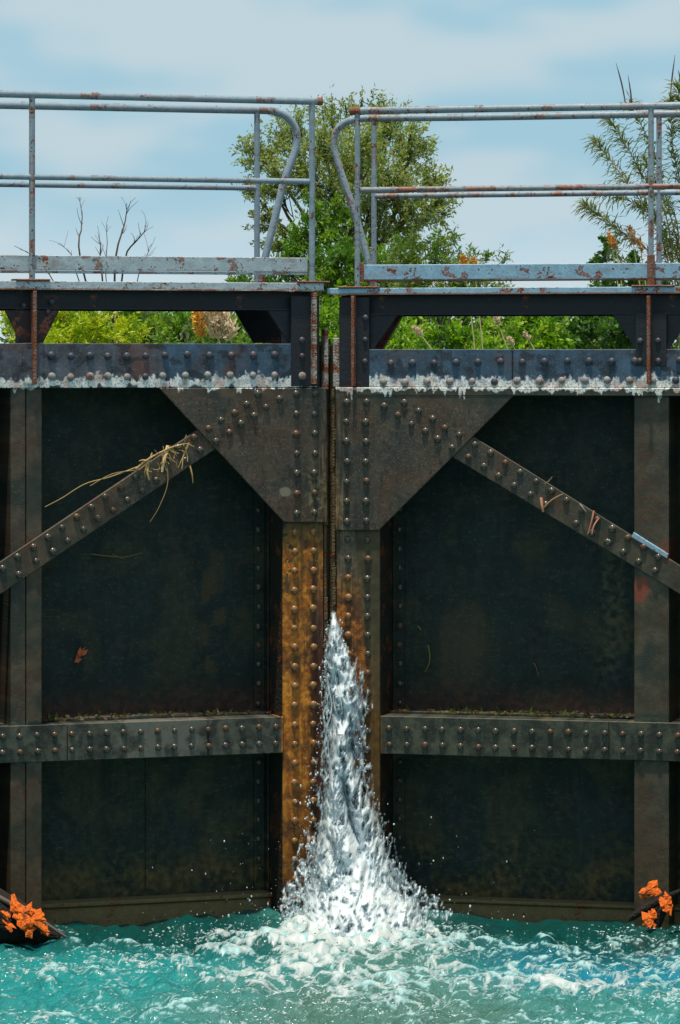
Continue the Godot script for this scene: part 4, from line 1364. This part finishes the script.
func bare_shrub() -> void:
	var base := Vector3(-2.800, 2.9, -24.5)
	var t := thing("bare_shrub", "leafless brown shrub showing above the toe board on the left", "shrub", base, 0.0, "bushes beyond the lock")
	var col := Color(0.10, 0.07, 0.055)
	var stems := [[Vector3(-2.751, 3.612, -24.000), Vector3(-3.120, 4.448, -24.000), Vector3(-3.120, 4.904, -24.000), Vector3(-3.157, 5.260, -24.000)], [Vector3(-2.751, 3.612, -24.000), Vector3(-2.874, 4.350, -24.000), Vector3(-2.923, 4.781, -24.000)], [Vector3(-2.751, 3.612, -24.000), Vector3(-2.702, 4.448, -24.000), Vector3(-2.604, 4.965, -24.000), Vector3(-2.579, 5.174, -24.000)], [Vector3(-2.751, 3.612, -24.000), Vector3(-2.628, 4.412, -24.000), Vector3(-2.431, 4.719, -24.000), Vector3(-2.308, 4.891, -24.000)], [Vector3(-2.751, 3.612, -24.000), Vector3(-3.194, 4.375, -24.000), Vector3(-3.366, 4.658, -24.000)], [Vector3(-2.751, 3.612, -24.000), Vector3(-2.407, 4.289, -24.000), Vector3(-2.259, 4.658, -24.000)], [Vector3(-2.751, 3.612, -24.000), Vector3(-3.514, 4.289, -24.000), Vector3(-3.944, 4.645, -24.000)], [Vector3(-2.751, 3.612, -24.000), Vector3(-2.825, 4.289, -24.000), Vector3(-2.800, 4.904, -24.000)]]
	for k in stems.size():
		var s: Array = stems[k]
		var mb := MB.new()
		var pts: Array = []
		for p in s:
			pts.append(p - base + Vector3(0, 0, rng.randf_range(-0.2, 0.2)))
		pts[0] = Vector3(pts[0].x * 0.3, -0.02, 0.0)
		pts = smooth_path(pts, 4)
		var rad: Array = []
		var r0 := 0.017 if k < 4 else 0.010
		for i in pts.size():
			rad.append(lerpf(r0, 0.003, i / float(pts.size() - 1)))
			if i > 0:
				pts[i] += rand_dir() * 0.012
		mb.tube(pts, rad, 6, false, col)
		for q in (9 if k < 4 else 6):
			var i := rng.randi_range(pts.size() / 2, pts.size() - 2)
			var d: Vector3 = ((pts[i + 1] - pts[i]).normalized() + rand_dir() * 0.8 + Vector3.UP * 0.3).normalized()
			var le := rng.randf_range(0.06, 0.26)
			limb(mb, pts[i], pts[i] + d * le, rad[i] * 0.6, 0.0018, 0.03, col * rng.randf_range(0.8, 1.3), 5)
		build("branch", mb, M.bark, t)

func giant_reed() -> void:
	var base := Vector3(4.799, 2.9, -28)
	var t := thing("giant_reed", "clump of tall canes with drooping narrow leaves and dark flower spikes", "reed", base, 0.0, "bushes beyond the lock")
	var cane_c := Color(0.20, 0.17, 0.09)
	var green := [Color(0.18, 0.23, 0.06), Color(0.24, 0.28, 0.07), Color(0.30, 0.30, 0.09), Color(0.24, 0.18, 0.07), Color(0.16, 0.25, 0.08)]
	var lb := MB.new()
	var canes := [[Vector3(4.732, 4.042, -28.000), Vector3(4.438, 5.005, -28.000), Vector3(4.064, 5.780, -28.000), Vector3(3.663, 6.475, -28.000)], [Vector3(4.732, 4.042, -28.000), Vector3(4.385, 4.844, -28.000), Vector3(3.930, 5.513, -28.000), Vector3(3.475, 6.181, -28.000)], [Vector3(4.705, 4.042, -28.000), Vector3(4.264, 4.550, -28.000), Vector3(3.729, 5.005, -28.000), Vector3(3.302, 5.339, -28.000)], [Vector3(4.732, 4.042, -28.000), Vector3(4.492, 5.178, -28.000), Vector3(4.264, 6.047, -28.000), Vector3(3.930, 6.662, -28.000)], [Vector3(4.759, 4.042, -28.000), Vector3(4.625, 5.245, -28.000), Vector3(4.492, 6.047, -28.000), Vector3(4.438, 6.716, -28.000)], [Vector3(4.786, 4.042, -28.000), Vector3(4.759, 5.379, -28.000), Vector3(4.652, 6.315, -28.000), Vector3(4.545, 6.876, -28.000)], [Vector3(4.732, 3.908, -28.000), Vector3(4.264, 4.176, -28.000), Vector3(3.930, 4.470, -28.000), Vector3(3.636, 4.710, -28.000)], [Vector3(4.732, 4.042, -28.000), Vector3(4.331, 5.085, -28.000), Vector3(4.064, 5.312, -28.000), Vector3(3.529, 5.513, -28.000)], [Vector3(4.812, 4.042, -28.000), Vector3(4.933, 5.112, -28.000), Vector3(5.026, 6.047, -28.000), Vector3(5.066, 6.716, -28.000)], [Vector3(4.732, 4.042, -28.000), Vector3(4.572, 4.911, -28.000), Vector3(4.331, 5.513, -28.000), Vector3(4.131, 5.914, -28.000)], [Vector3(4.732, 3.908, -28.000), Vector3(4.598, 4.510, -28.000), Vector3(4.438, 4.844, -28.000), Vector3(4.264, 5.178, -28.000)]]
	for k in canes.size():
		var pts: Array = []
		for p in canes[k]:
			pts.append(p - base + Vector3(0, 0, rng.randf_range(-0.3, 0.3)))
		pts[0] = Vector3(rng.randf_range(-0.25, 0.25), -0.02, rng.randf_range(-0.25, 0.25))
		pts = smooth_path(pts, 8)
		var rad: Array = []
		for i in pts.size():
			rad.append(lerpf(0.013, 0.003, i / float(pts.size() - 1)))
		var mb := MB.new()
		mb.tube(pts, rad, 6, false, cane_c)
		build("cane", mb, M.bark, t)
		var n := pts.size()
		for q in (240 if k < 6 else 150):
			var f := pow(rng.randf(), 0.6)
			var i := clampi(int(f * (n - 1)), n / 4, n - 2)
			var p: Vector3 = pts[i].lerp(pts[i + 1], rng.randf())
			var along: Vector3 = (pts[i + 1] - pts[i]).normalized()
			var dir := (along * 0.6 + rand_dir() * 0.75).normalized()
			var side := dir.cross(Vector3(0.2, 0.3, 1.0)).normalized()
			var le := rng.randf_range(0.12, 0.30)
			var col: Color = green[rng.randi() % green.size()] * rng.randf_range(0.8, 1.25)
			# two blades in a row make the leaf bend down
			lb.leaf(p, dir, side, le * 0.55, 0.018, col)
			var p2 := p + dir * le * 0.42
			lb.leaf(p2, (dir + Vector3.DOWN * 0.8).normalized(), side, le * 0.55, 0.015, col)
	var fo := build("foliage", lb, M.leaf, t)
	fo.set_meta("kind", "stuff")
	for s in [[Vector3(3.890, 6.555, -28.000), Vector3(3.823, 6.916, -28.000), Vector3(3.743, 7.210, -28.000)], [Vector3(3.957, 6.555, -28.000), Vector3(3.943, 6.783, -28.000), Vector3(3.903, 7.050, -28.000)], [Vector3(4.465, 6.716, -28.000), Vector3(4.492, 7.010, -28.000), Vector3(4.532, 7.317, -28.000)], [Vector3(4.598, 6.783, -28.000), Vector3(4.598, 7.010, -28.000), Vector3(4.572, 7.117, -28.000)]]:
		var pts: Array = []
		for p in s:
			pts.append(p - base)
		pts = smooth_path(pts, 4)
		var rad: Array = []
		for i in pts.size():
			var f := i / float(pts.size() - 1)
			rad.append(0.003 + 0.011 * sin(PI * clampf(f * 1.1, 0.0, 1.0)) * (0.5 + f * 0.5))
		var mb := MB.new()
		mb.tube(pts, rad, 6, true, Color(0.10, 0.07, 0.07))
		build("flower_spike", mb, M.bark, t)

# dry reed heads: a stalk and a head of many thin bristles
func plumes() -> void:
	var pale := Color(0.82, 0.64, 0.42)
	var orange := Color(0.85, 0.42, 0.06)
	var list := [
		[Vector3(-1.535, 3.339, -22.000), Vector3(-1.606, 3.692, -22.000), 0.34, 0.10, orange, "orange-yellow dry reed head in the left opening beside a pale one"],
		[Vector3(-1.335, 3.339, -22.000), Vector3(-1.441, 3.692, -22.000), 0.36, 0.14, pale, "broad pale dry reed head, nearest the left knee bracket"],
		[Vector3(-1.182, 3.362, -22.000), Vector3(-1.288, 3.656, -22.000), 0.32, 0.14, pale, "pinkish dry reed head at the right of the left opening"],
		[Vector3(1.229, 3.339, -22.000), Vector3(0.971, 3.586, -22.000), 0.13, 0.05, pale, "drooping cream reed head, first in the right opening"],
		[Vector3(2.053, 3.339, -22.000), Vector3(1.900, 3.715, -22.000), 0.11, 0.05, pale, "cream reed head high in the right opening under the deck beam"],
		[Vector3(2.406, 3.315, -22.000), Vector3(2.253, 3.527, -22.000), 0.11, 0.04, pale, "cream reed head in the middle of the right opening"],
		[Vector3(2.171, 3.315, -22.000), Vector3(2.065, 3.468, -22.000), 0.10, 0.04, pale, "small cream reed head low in the right opening"],
		[Vector3(3.547, 4.499, -25.000), Vector3(3.459, 4.750, -25.000), 0.20, 0.05, orange, "orange reed head above the dark green bush"],
		[Vector3(3.597, 4.474, -25.000), Vector3(3.509, 4.713, -25.000), 0.16, 0.04, Color(0.6, 0.33, 0.16), "tan reed head leaning beside the orange one"],
		[Vector3(3.823, 4.499, -25.000), Vector3(3.723, 4.813, -25.000), 0.24, 0.06, Color(0.58, 0.34, 0.2), "tallest tan reed head left of the right railing post"],
		[Vector3(3.898, 4.474, -25.000), Vector3(3.823, 4.687, -25.000), 0.18, 0.04, Color(0.6, 0.3, 0.12), "rusty reed head close to the right railing post"],
		[Vector3(1.582, 3.951, -22.000), Vector3(1.512, 4.398, -22.000), 0.13, 0.06, orange, "orange reed head showing above the right toe board"],
		[Vector3(1.677, 3.951, -22.000), Vector3(1.629, 4.386, -22.000), 0.10, 0.05, orange, "smaller orange reed head behind the right toe board"],
	]
	for q in list:
		var foot: Vector3 = q[0]
		var root := Vector3(foot.x + 0.1, 2.9, foot.z)
		var t := thing("dry_reed", q[5], "reed", root, 0.0, "dry reed heads beyond the lock")
		var top: Vector3 = q[1] - root
		var mb := MB.new()
		mb.tube(smooth_path([Vector3.ZERO, (foot - root) * 0.6, top], 4), [0.009, 0.009, 0.008, 0.008, 0.008, 0.008, 0.007, 0.006, 0.005], 5, false, Color(0.55, 0.50, 0.22))
		build("stalk", mb, M.bark, t)
		mb = MB.new()
		var lean := (top - (foot - root)).normalized()
		for k in 280:
			var f := rng.randf()
			var p: Vector3 = top + lean * q[2] * (f - 0.55) + rand_dir() * q[3] * 0.62 * sin(PI * clampf(f, 0.08, 0.92))
			var d := (lean * 0.8 + rand_dir() * 0.7 + Vector3.DOWN * 0.15).normalized()
			mb.leaf(p, d, d.cross(rand_dir()).normalized(), q[3] * 0.8, q[3] * 0.2, q[4] * rng.randf_range(0.7, 1.25))
		build("seed_head", mb, M.straw, t)

# ------------------------------------------------------------------ litter on and below the gates
func leaf_xf(left: bool) -> Transform3D:
	return Transform3D(Basis(Vector3.UP, deg_to_rad(19.5 if left else -14.0)), Vector3.ZERO)

func stalk(t: Node3D, called: String, pts: Array, r: float, col: Color) -> void:
	var mb := MB.new()
	var p2 := smooth_path(pts, 5)
	var rad: Array = []
	for i in p2.size():
		rad.append(r * (1.0 - 0.5 * i / p2.size()))
	mb.tube(p2, rad, 5, true, col)
	build(called, mb, M.straw, t)

func debris() -> void:
	var gold := Color(0.50, 0.34, 0.13)
	var t := thing("straw_tuft", "tuft of dry golden straw caught on the left diagonal brace", "straw", Vector3.ZERO, deg_to_rad(19.5))
	stalk(t, "straw", [Vector3(-1.176, 2.651, 0.020), Vector3(-1.361, 2.590, 0.040), Vector3(-1.516, 2.552, 0.060), Vector3(-1.649, 2.473, 0.050), Vector3(-1.747, 2.423, 0.040)], 0.0042, gold * 0.8)
	stalk(t, "straw", [Vector3(-1.188, 2.628, 0.020), Vector3(-1.352, 2.607, 0.050), Vector3(-1.486, 2.540, 0.060)], 0.004, gold * 0.6)
	stalk(t, "straw", [Vector3(-1.040, 2.765, 0.030), Vector3(-1.019, 2.570, 0.060), Vector3(-1.070, 2.426, 0.070), Vector3(-1.127, 2.329, 0.060)], 0.0036, gold * 0.6)
	stalk(t, "straw", [Vector3(-1.010, 2.765, 0.030), Vector3(-1.040, 2.685, 0.050), Vector3(-1.052, 2.616, 0.050)], 0.013, Color(0.75, 0.56, 0.28))
	stalk(t, "straw", [Vector3(-1.130, 2.662, 0.030), Vector3(-1.142, 2.617, 0.050), Vector3(-1.130, 2.570, 0.050)], 0.011, gold)
	stalk(t, "straw", [Vector3(-0.883, 2.782, 0.030), Vector3(-0.916, 2.713, 0.040), Vector3(-0.956, 2.638, 0.050)], 0.006, gold * 0.8)
	stalk(t, "straw", [Vector3(-0.877, 2.648, 0.030), Vector3(-0.871, 2.602, 0.050), Vector3(-0.865, 2.550, 0.050)], 0.006, gold * 0.7)
	stalk(t, "straw", [Vector3(-1.203, 2.634, 0.030), Vector3(-1.124, 2.697, 0.050), Vector3(-1.004, 2.754, 0.050), Vector3(-0.934, 2.771, 0.040)], 0.007, gold)
	stalk(t, "straw", [Vector3(-1.106, 2.725, 0.030), Vector3(-1.136, 2.674, 0.050), Vector3(-1.187, 2.628, 0.040)], 0.006, gold * 0.7)
	for k in 30:
		var a := Vector3(-1.179, 2.628, 0.030).lerp(Vector3(-0.925, 2.753, 0.030), rng.randf())
		a += Vector3(rng.randfn() * 0.02, rng.randfn() * 0.025, rng.randf() * 0.03)
		var d := Vector3(rng.randfn(), rng.randfn() * 0.9 - 0.2, rng.randf() * 0.4).normalized() * rng.randf_range(0.03, 0.09)
		stalk(t, "straw", [a, a + d * 0.5 + rand_dir() * 0.012, a + d], rng.randf_range(0.0015, 0.004), gold * rng.randf_range(0.5, 1.3))
	t = thing("dry_twigs", "few brown twigs and rusty bark lodged on the right diagonal brace", "twig", Vector3.ZERO, deg_to_rad(-14.0))
	stalk(t, "twig", [Vector3(1.274, 2.400, 0.030), Vector3(1.331, 2.453, 0.050), Vector3(1.395, 2.488, 0.050)], 0.007, Color(0.36, 0.2, 0.1))
	stalk(t, "twig", [Vector3(1.262, 2.463, 0.030), Vector3(1.272, 2.418, 0.050), Vector3(1.278, 2.383, 0.050)], 0.011, Color(0.40, 0.2, 0.12))
	stalk(t, "twig", [Vector3(1.284, 2.544, 0.020), Vector3(1.311, 2.562, 0.040), Vector3(1.331, 2.586, 0.050)], 0.005, Color(0.3, 0.24, 0.12))
	stalk(t, "twig", [Vector3(1.571, 2.391, 0.020), Vector3(1.563, 2.339, 0.040), Vector3(1.542, 2.259, 0.050)], 0.008, Color(0.44, 0.17, 0.11))
	stalk(t, "twig", [Vector3(1.601, 2.350, 0.020), Vector3(1.575, 2.305, 0.040), Vector3(1.565, 2.259, 0.050)], 0.007, Color(0.46, 0.22, 0.16))
	stalk(t, "twig", [Vector3(1.489, 2.430, 0.020), Vector3(1.511, 2.408, 0.040), Vector3(1.528, 2.385, 0.040)], 0.006, Color(0.2, 0.22, 0.18))
	# a curled orange leaf stuck to the skin plate
	t = thing("dry_leaf", "curled orange dry leaf stuck to the dark left panel", "leaf", Vector3.ZERO, deg_to_rad(19.5))
	var mb := MB.new()
	var oc := Color(0.46, 0.10, 0.03)
	for q in [[Vector3(-1.479, 1.496, -0.310), Vector3(-1.445, 1.539, -0.280), Vector3(-1.418, 1.582, -0.310)], [Vector3(-1.445, 1.531, -0.300), Vector3(-1.442, 1.563, -0.270), Vector3(-1.445, 1.584, -0.300)], [Vector3(-1.481, 1.503, -0.300), Vector3(-1.472, 1.499, -0.270), Vector3(-1.439, 1.519, -0.300)], [Vector3(-1.433, 1.537, -0.300), Vector3(-1.423, 1.550, -0.270), Vector3(-1.403, 1.571, -0.300)]]:
		var d: Vector3 = (q[2] - q[0])
		mb.leaf(q[0], d.normalized(), d.normalized().cross(Vector3(0.3, 0.2, 1.0)).normalized(), d.length() * 1.15, 0.03, oc * rng.randf_range(0.8, 1.4))
	build("blade", mb, M.straw, t)
	t = thing("straw_wisp", "thin straw stuck flat to the left panel under the brace", "straw", Vector3.ZERO, deg_to_rad(19.5))
	stalk(t, "straw", [Vector3(-1.367, 2.129, -0.320), Vector3(-1.273, 2.116, -0.310), Vector3(-1.170, 2.109, -0.310), Vector3(-1.069, 2.130, -0.320)], 0.0035, gold * 0.5)
	stalk(t, "straw", [Vector3(-1.246, 2.127, -0.320), Vector3(-1.212, 2.110, -0.310), Vector3(-1.173, 2.097, -0.320)], 0.003, gold * 0.5)
	t = thing("straw_wisp", "short bent yellow straw stuck to the middle of the right panel", "straw", Vector3.ZERO, deg_to_rad(-14.0))
	stalk(t, "straw", [Vector3(0.513, 1.572, -0.320), Vector3(0.527, 1.513, -0.310), Vector3(0.521, 1.460, -0.310), Vector3(0.495, 1.411, -0.320)], 0.004, Color(0.30, 0.24, 0.05))
	stalk(t, "straw", [Vector3(0.452, 1.683, -0.320), Vector3(0.470, 1.660, -0.320)], 0.004, Color(0.34, 0.28, 0.06))
	t = thing("straw_wisp", "straw wisp low on the right panel above the girder ledge", "straw", Vector3.ZERO, deg_to_rad(-14.0))
	stalk(t, "straw", [Vector3(1.153, 1.477, -0.320), Vector3(1.173, 1.437, -0.310), Vector3(1.177, 1.390, -0.320)], 0.003, gold * 0.5)
	ledge_litter(true)
	ledge_litter(false)
	drift_left()
	drift_right()

func ledge_litter(left: bool) -> void:
	var mb := MB.new()
	var y: float = (1.171 if left else 1.173) + 0.016
	for k in 260:
		var f := rng.randf()
		var x: float = (lerpf(-1.707, -0.378, pow(f, 1.3)) if left else lerpf(0.357, 1.767, f))
		var p := Vector3(x, y + 0.003 + rng.randf() * 0.006, rng.randf_range(-0.31, -0.03))
		var green := rng.randf() < 0.3
		var col := (Color(0.10, 0.17, 0.03) if green else Color(0.17, 0.10, 0.06)) * rng.randf_range(0.6, 1.4)
		var d := Vector3(rng.randfn(), absf(rng.randfn()) * (1.2 if green else 0.15), rng.randfn()).normalized()
		mb.leaf(p, d, d.cross(rand_dir()).normalized(), rng.randf_range(0.015, 0.045), rng.randf_range(0.008, 0.02), col)
	var o := build("leaf_litter", mb, M.leaf)
	o.rotation.y = deg_to_rad(19.5 if left else -14.0)
	tag(o, "leaf litter and tiny weeds on the %s middle girder's ledge" % ("left" if left else "right"), "litter", "", "stuff")

func drift_left() -> void:
	var at := Vector3(-2.0, 0.0, 0.95)
	var t := thing("driftwood_log", "blackened driftwood log with flaking orange bark, half sunk below the left post", "driftwood", at)
	var d0 := 21.05
	var mb := MB.new()
	var dark := Color(0.018, 0.016, 0.014)
	var a := Vector3(-2.198, 0.196, 0.950) - at
	var b := Vector3(-1.849, 0.111, 0.950) - at
	var c := Vector3(-1.636, 0.049, 0.950) - at
	var e := Vector3(-1.489, 0.010, 0.950) - at
	var pts := smooth_path([a, b, c, e], 6)
	var rad: Array = []
	for i in pts.size():
		var f := i / float(pts.size() - 1)
		rad.append(lerpf(0.17, 0.022, smoothstep(0.2, 1.0, f)) * rng.randf_range(0.93, 1.07))
	mb.tube(pts, rad, 12, true, dark)
	mb.colored = false
	build("log", mb, M.burnt, t)
	mb = MB.new()
	mb.tube(smooth_path([Vector3(-2.025, 0.343, 1.000) - at, Vector3(-1.852, 0.250, 1.050) - at, Vector3(-1.655, 0.143, 1.050) - at, Vector3(-1.482, 0.031, 1.050) - at], 5), [0.016, 0.016, 0.016, 0.016, 0.016, 0.015, 0.015, 0.015, 0.014, 0.014, 0.013, 0.012, 0.01, 0.009, 0.008, 0.007], 8, true, Color(0.16, 0.12, 0.10))
	build("branch", mb, M.bark, t)
	var orange := Color(0.78, 0.15, 0.008)
	var flakes := [[Vector3(-1.786, 0.251, 1.100), Vector3(-1.735, 0.179, 1.100), 0.05], [Vector3(-1.756, 0.215, 1.120), Vector3(-1.678, 0.148, 1.120), 0.06], [Vector3(-1.705, 0.183, 1.130), Vector3(-1.599, 0.116, 1.130), 0.06], [Vector3(-1.689, 0.221, 1.120), Vector3(-1.672, 0.170, 1.120), 0.04], [Vector3(-1.660, 0.183, 1.130), Vector3(-1.610, 0.133, 1.130), 0.06], [Vector3(-1.754, 0.173, 1.140), Vector3(-1.698, 0.118, 1.140), 0.06], [Vector3(-1.720, 0.141, 1.150), Vector3(-1.664, 0.113, 1.150), 0.055], [Vector3(-1.703, 0.097, 1.150), Vector3(-1.658, 0.063, 1.150), 0.05], [Vector3(-1.598, 0.101, 1.140), Vector3(-1.581, 0.062, 1.140), 0.035], [Vector3(-1.827, 0.184, 1.140), Vector3(-1.793, 0.151, 1.140), 0.03], [Vector3(-1.820, 0.130, 1.150), Vector3(-1.764, 0.091, 1.150), 0.03], [Vector3(-1.631, 0.168, 1.140), Vector3(-1.620, 0.129, 1.140), 0.05]]
	for q in flakes:
		bark_flake(t, q[0] - at, q[1] - at, q[2], orange * rng.randf_range(0.75, 1.15))

func bark_flake(t: Node3D, a: Vector3, b: Vector3, wide: float, col: Color) -> void:
	# a thin curled chip with a ragged outline
	var mb := MB.new()
	var d := (b - a)
	var n := d.cross(Vector3(0, 0, 1)).normalized()
	var ph := rng.randf() * TAU
	var ring: Array = []
	for k in 13:
		var an := TAU * k / 13.0
		var r := 1.0 + 0.28 * sin(an * 3.0 + ph) + 0.2 * sin(an * 5.0 + ph * 2.3) + rng.randf_range(-0.12, 0.12)
		ring.append(a.lerp(b, 0.5) + d * 0.58 * cos(an) * r + n * wide * 0.62 * sin(an) * r + Vector3(0, 0, rng.randf_range(-0.006, 0.01)))
		ring[-1].z -= (ring[-1].y - (a.y + b.y) * 0.5) * 0.6
	var mid := a.lerp(b, 0.5) + Vector3(0, 0, 0.016)
	for k in 13:
		var p: Vector3 = ring[k]
		var q: Vector3 = ring[(k + 1) % 13]
		mb.tri(mid, p, q, Vector3(0, 0, 1))
		mb.tri(mid - Vector3(0, 0, 0.02), p, q, Vector3(0, 0, -1))
	build("bark_flake", mb, M.flake, t)

func drift_right() -> void:
	var at := Vector3(1.75, 0.0, 0.6)
	var t := thing("driftwood_branch", "dark driftwood branch with orange bark leaning against the right post's foot", "driftwood", at)
	var mb := MB.new()
	mb.tube(smooth_path([Vector3(1.693, 0.074, 0.700) - at, Vector3(1.762, 0.119, 0.700) - at, Vector3(1.847, 0.170, 0.700) - at, Vector3(1.921, 0.210, 0.700) - at, Vector3(2.046, 0.256, 0.700) - at, Vector3(2.217, 0.313, 0.700) - at], 4), [0.012, 0.016, 0.02, 0.022, 0.024, 0.025, 0.025, 0.025, 0.024, 0.022, 0.02, 0.018, 0.016, 0.015, 0.015, 0.014, 0.014, 0.013, 0.013, 0.012, 0.012], 8, true, Color(0.03, 0.022, 0.022))
	mb.colored = false
	build("branch", mb, M.burnt, t)
	mb = MB.new()
	mb.tube(smooth_path([Vector3(1.923, 0.202, 0.680) - at, Vector3(1.898, 0.148, 0.700) - at, Vector3(1.864, 0.085, 0.700) - at, Vector3(1.847, 0.039, 0.700) - at], 4), [0.02, 0.022, 0.024, 0.026, 0.028, 0.03, 0.032, 0.034, 0.035, 0.035, 0.034, 0.033, 0.03], 8, true, Color(0.025, 0.02, 0.018))
	mb.colored = false
	build("stub", mb, M.burnt, t)
	var orange := Color(0.78, 0.11, 0.005)
	for q in [[Vector3(1.781, 0.229, 0.670), Vector3(1.861, 0.269, 0.670), 0.05], [Vector3(1.810, 0.212, 0.670), Vector3(1.872, 0.257, 0.670), 0.05], [Vector3(1.764, 0.200, 0.670), Vector3(1.804, 0.206, 0.670), 0.02], [Vector3(1.882, 0.156, 0.760), Vector3(1.927, 0.202, 0.760), 0.06], [Vector3(1.893, 0.134, 0.760), Vector3(1.933, 0.174, 0.760), 0.05], [Vector3(1.900, 0.233, 0.740), Vector3(1.912, 0.199, 0.740), 0.025], [Vector3(1.774, 0.077, 0.760), Vector3(1.842, 0.111, 0.760), 0.06], [Vector3(1.785, 0.054, 0.760), Vector3(1.836, 0.088, 0.760), 0.05], [Vector3(1.814, 0.115, 0.750), Vector3(1.843, 0.127, 0.750), 0.04]]:
		bark_flake(t, q[0] - at, q[1] - at, q[2], orange * rng.randf_range(0.8, 1.15))
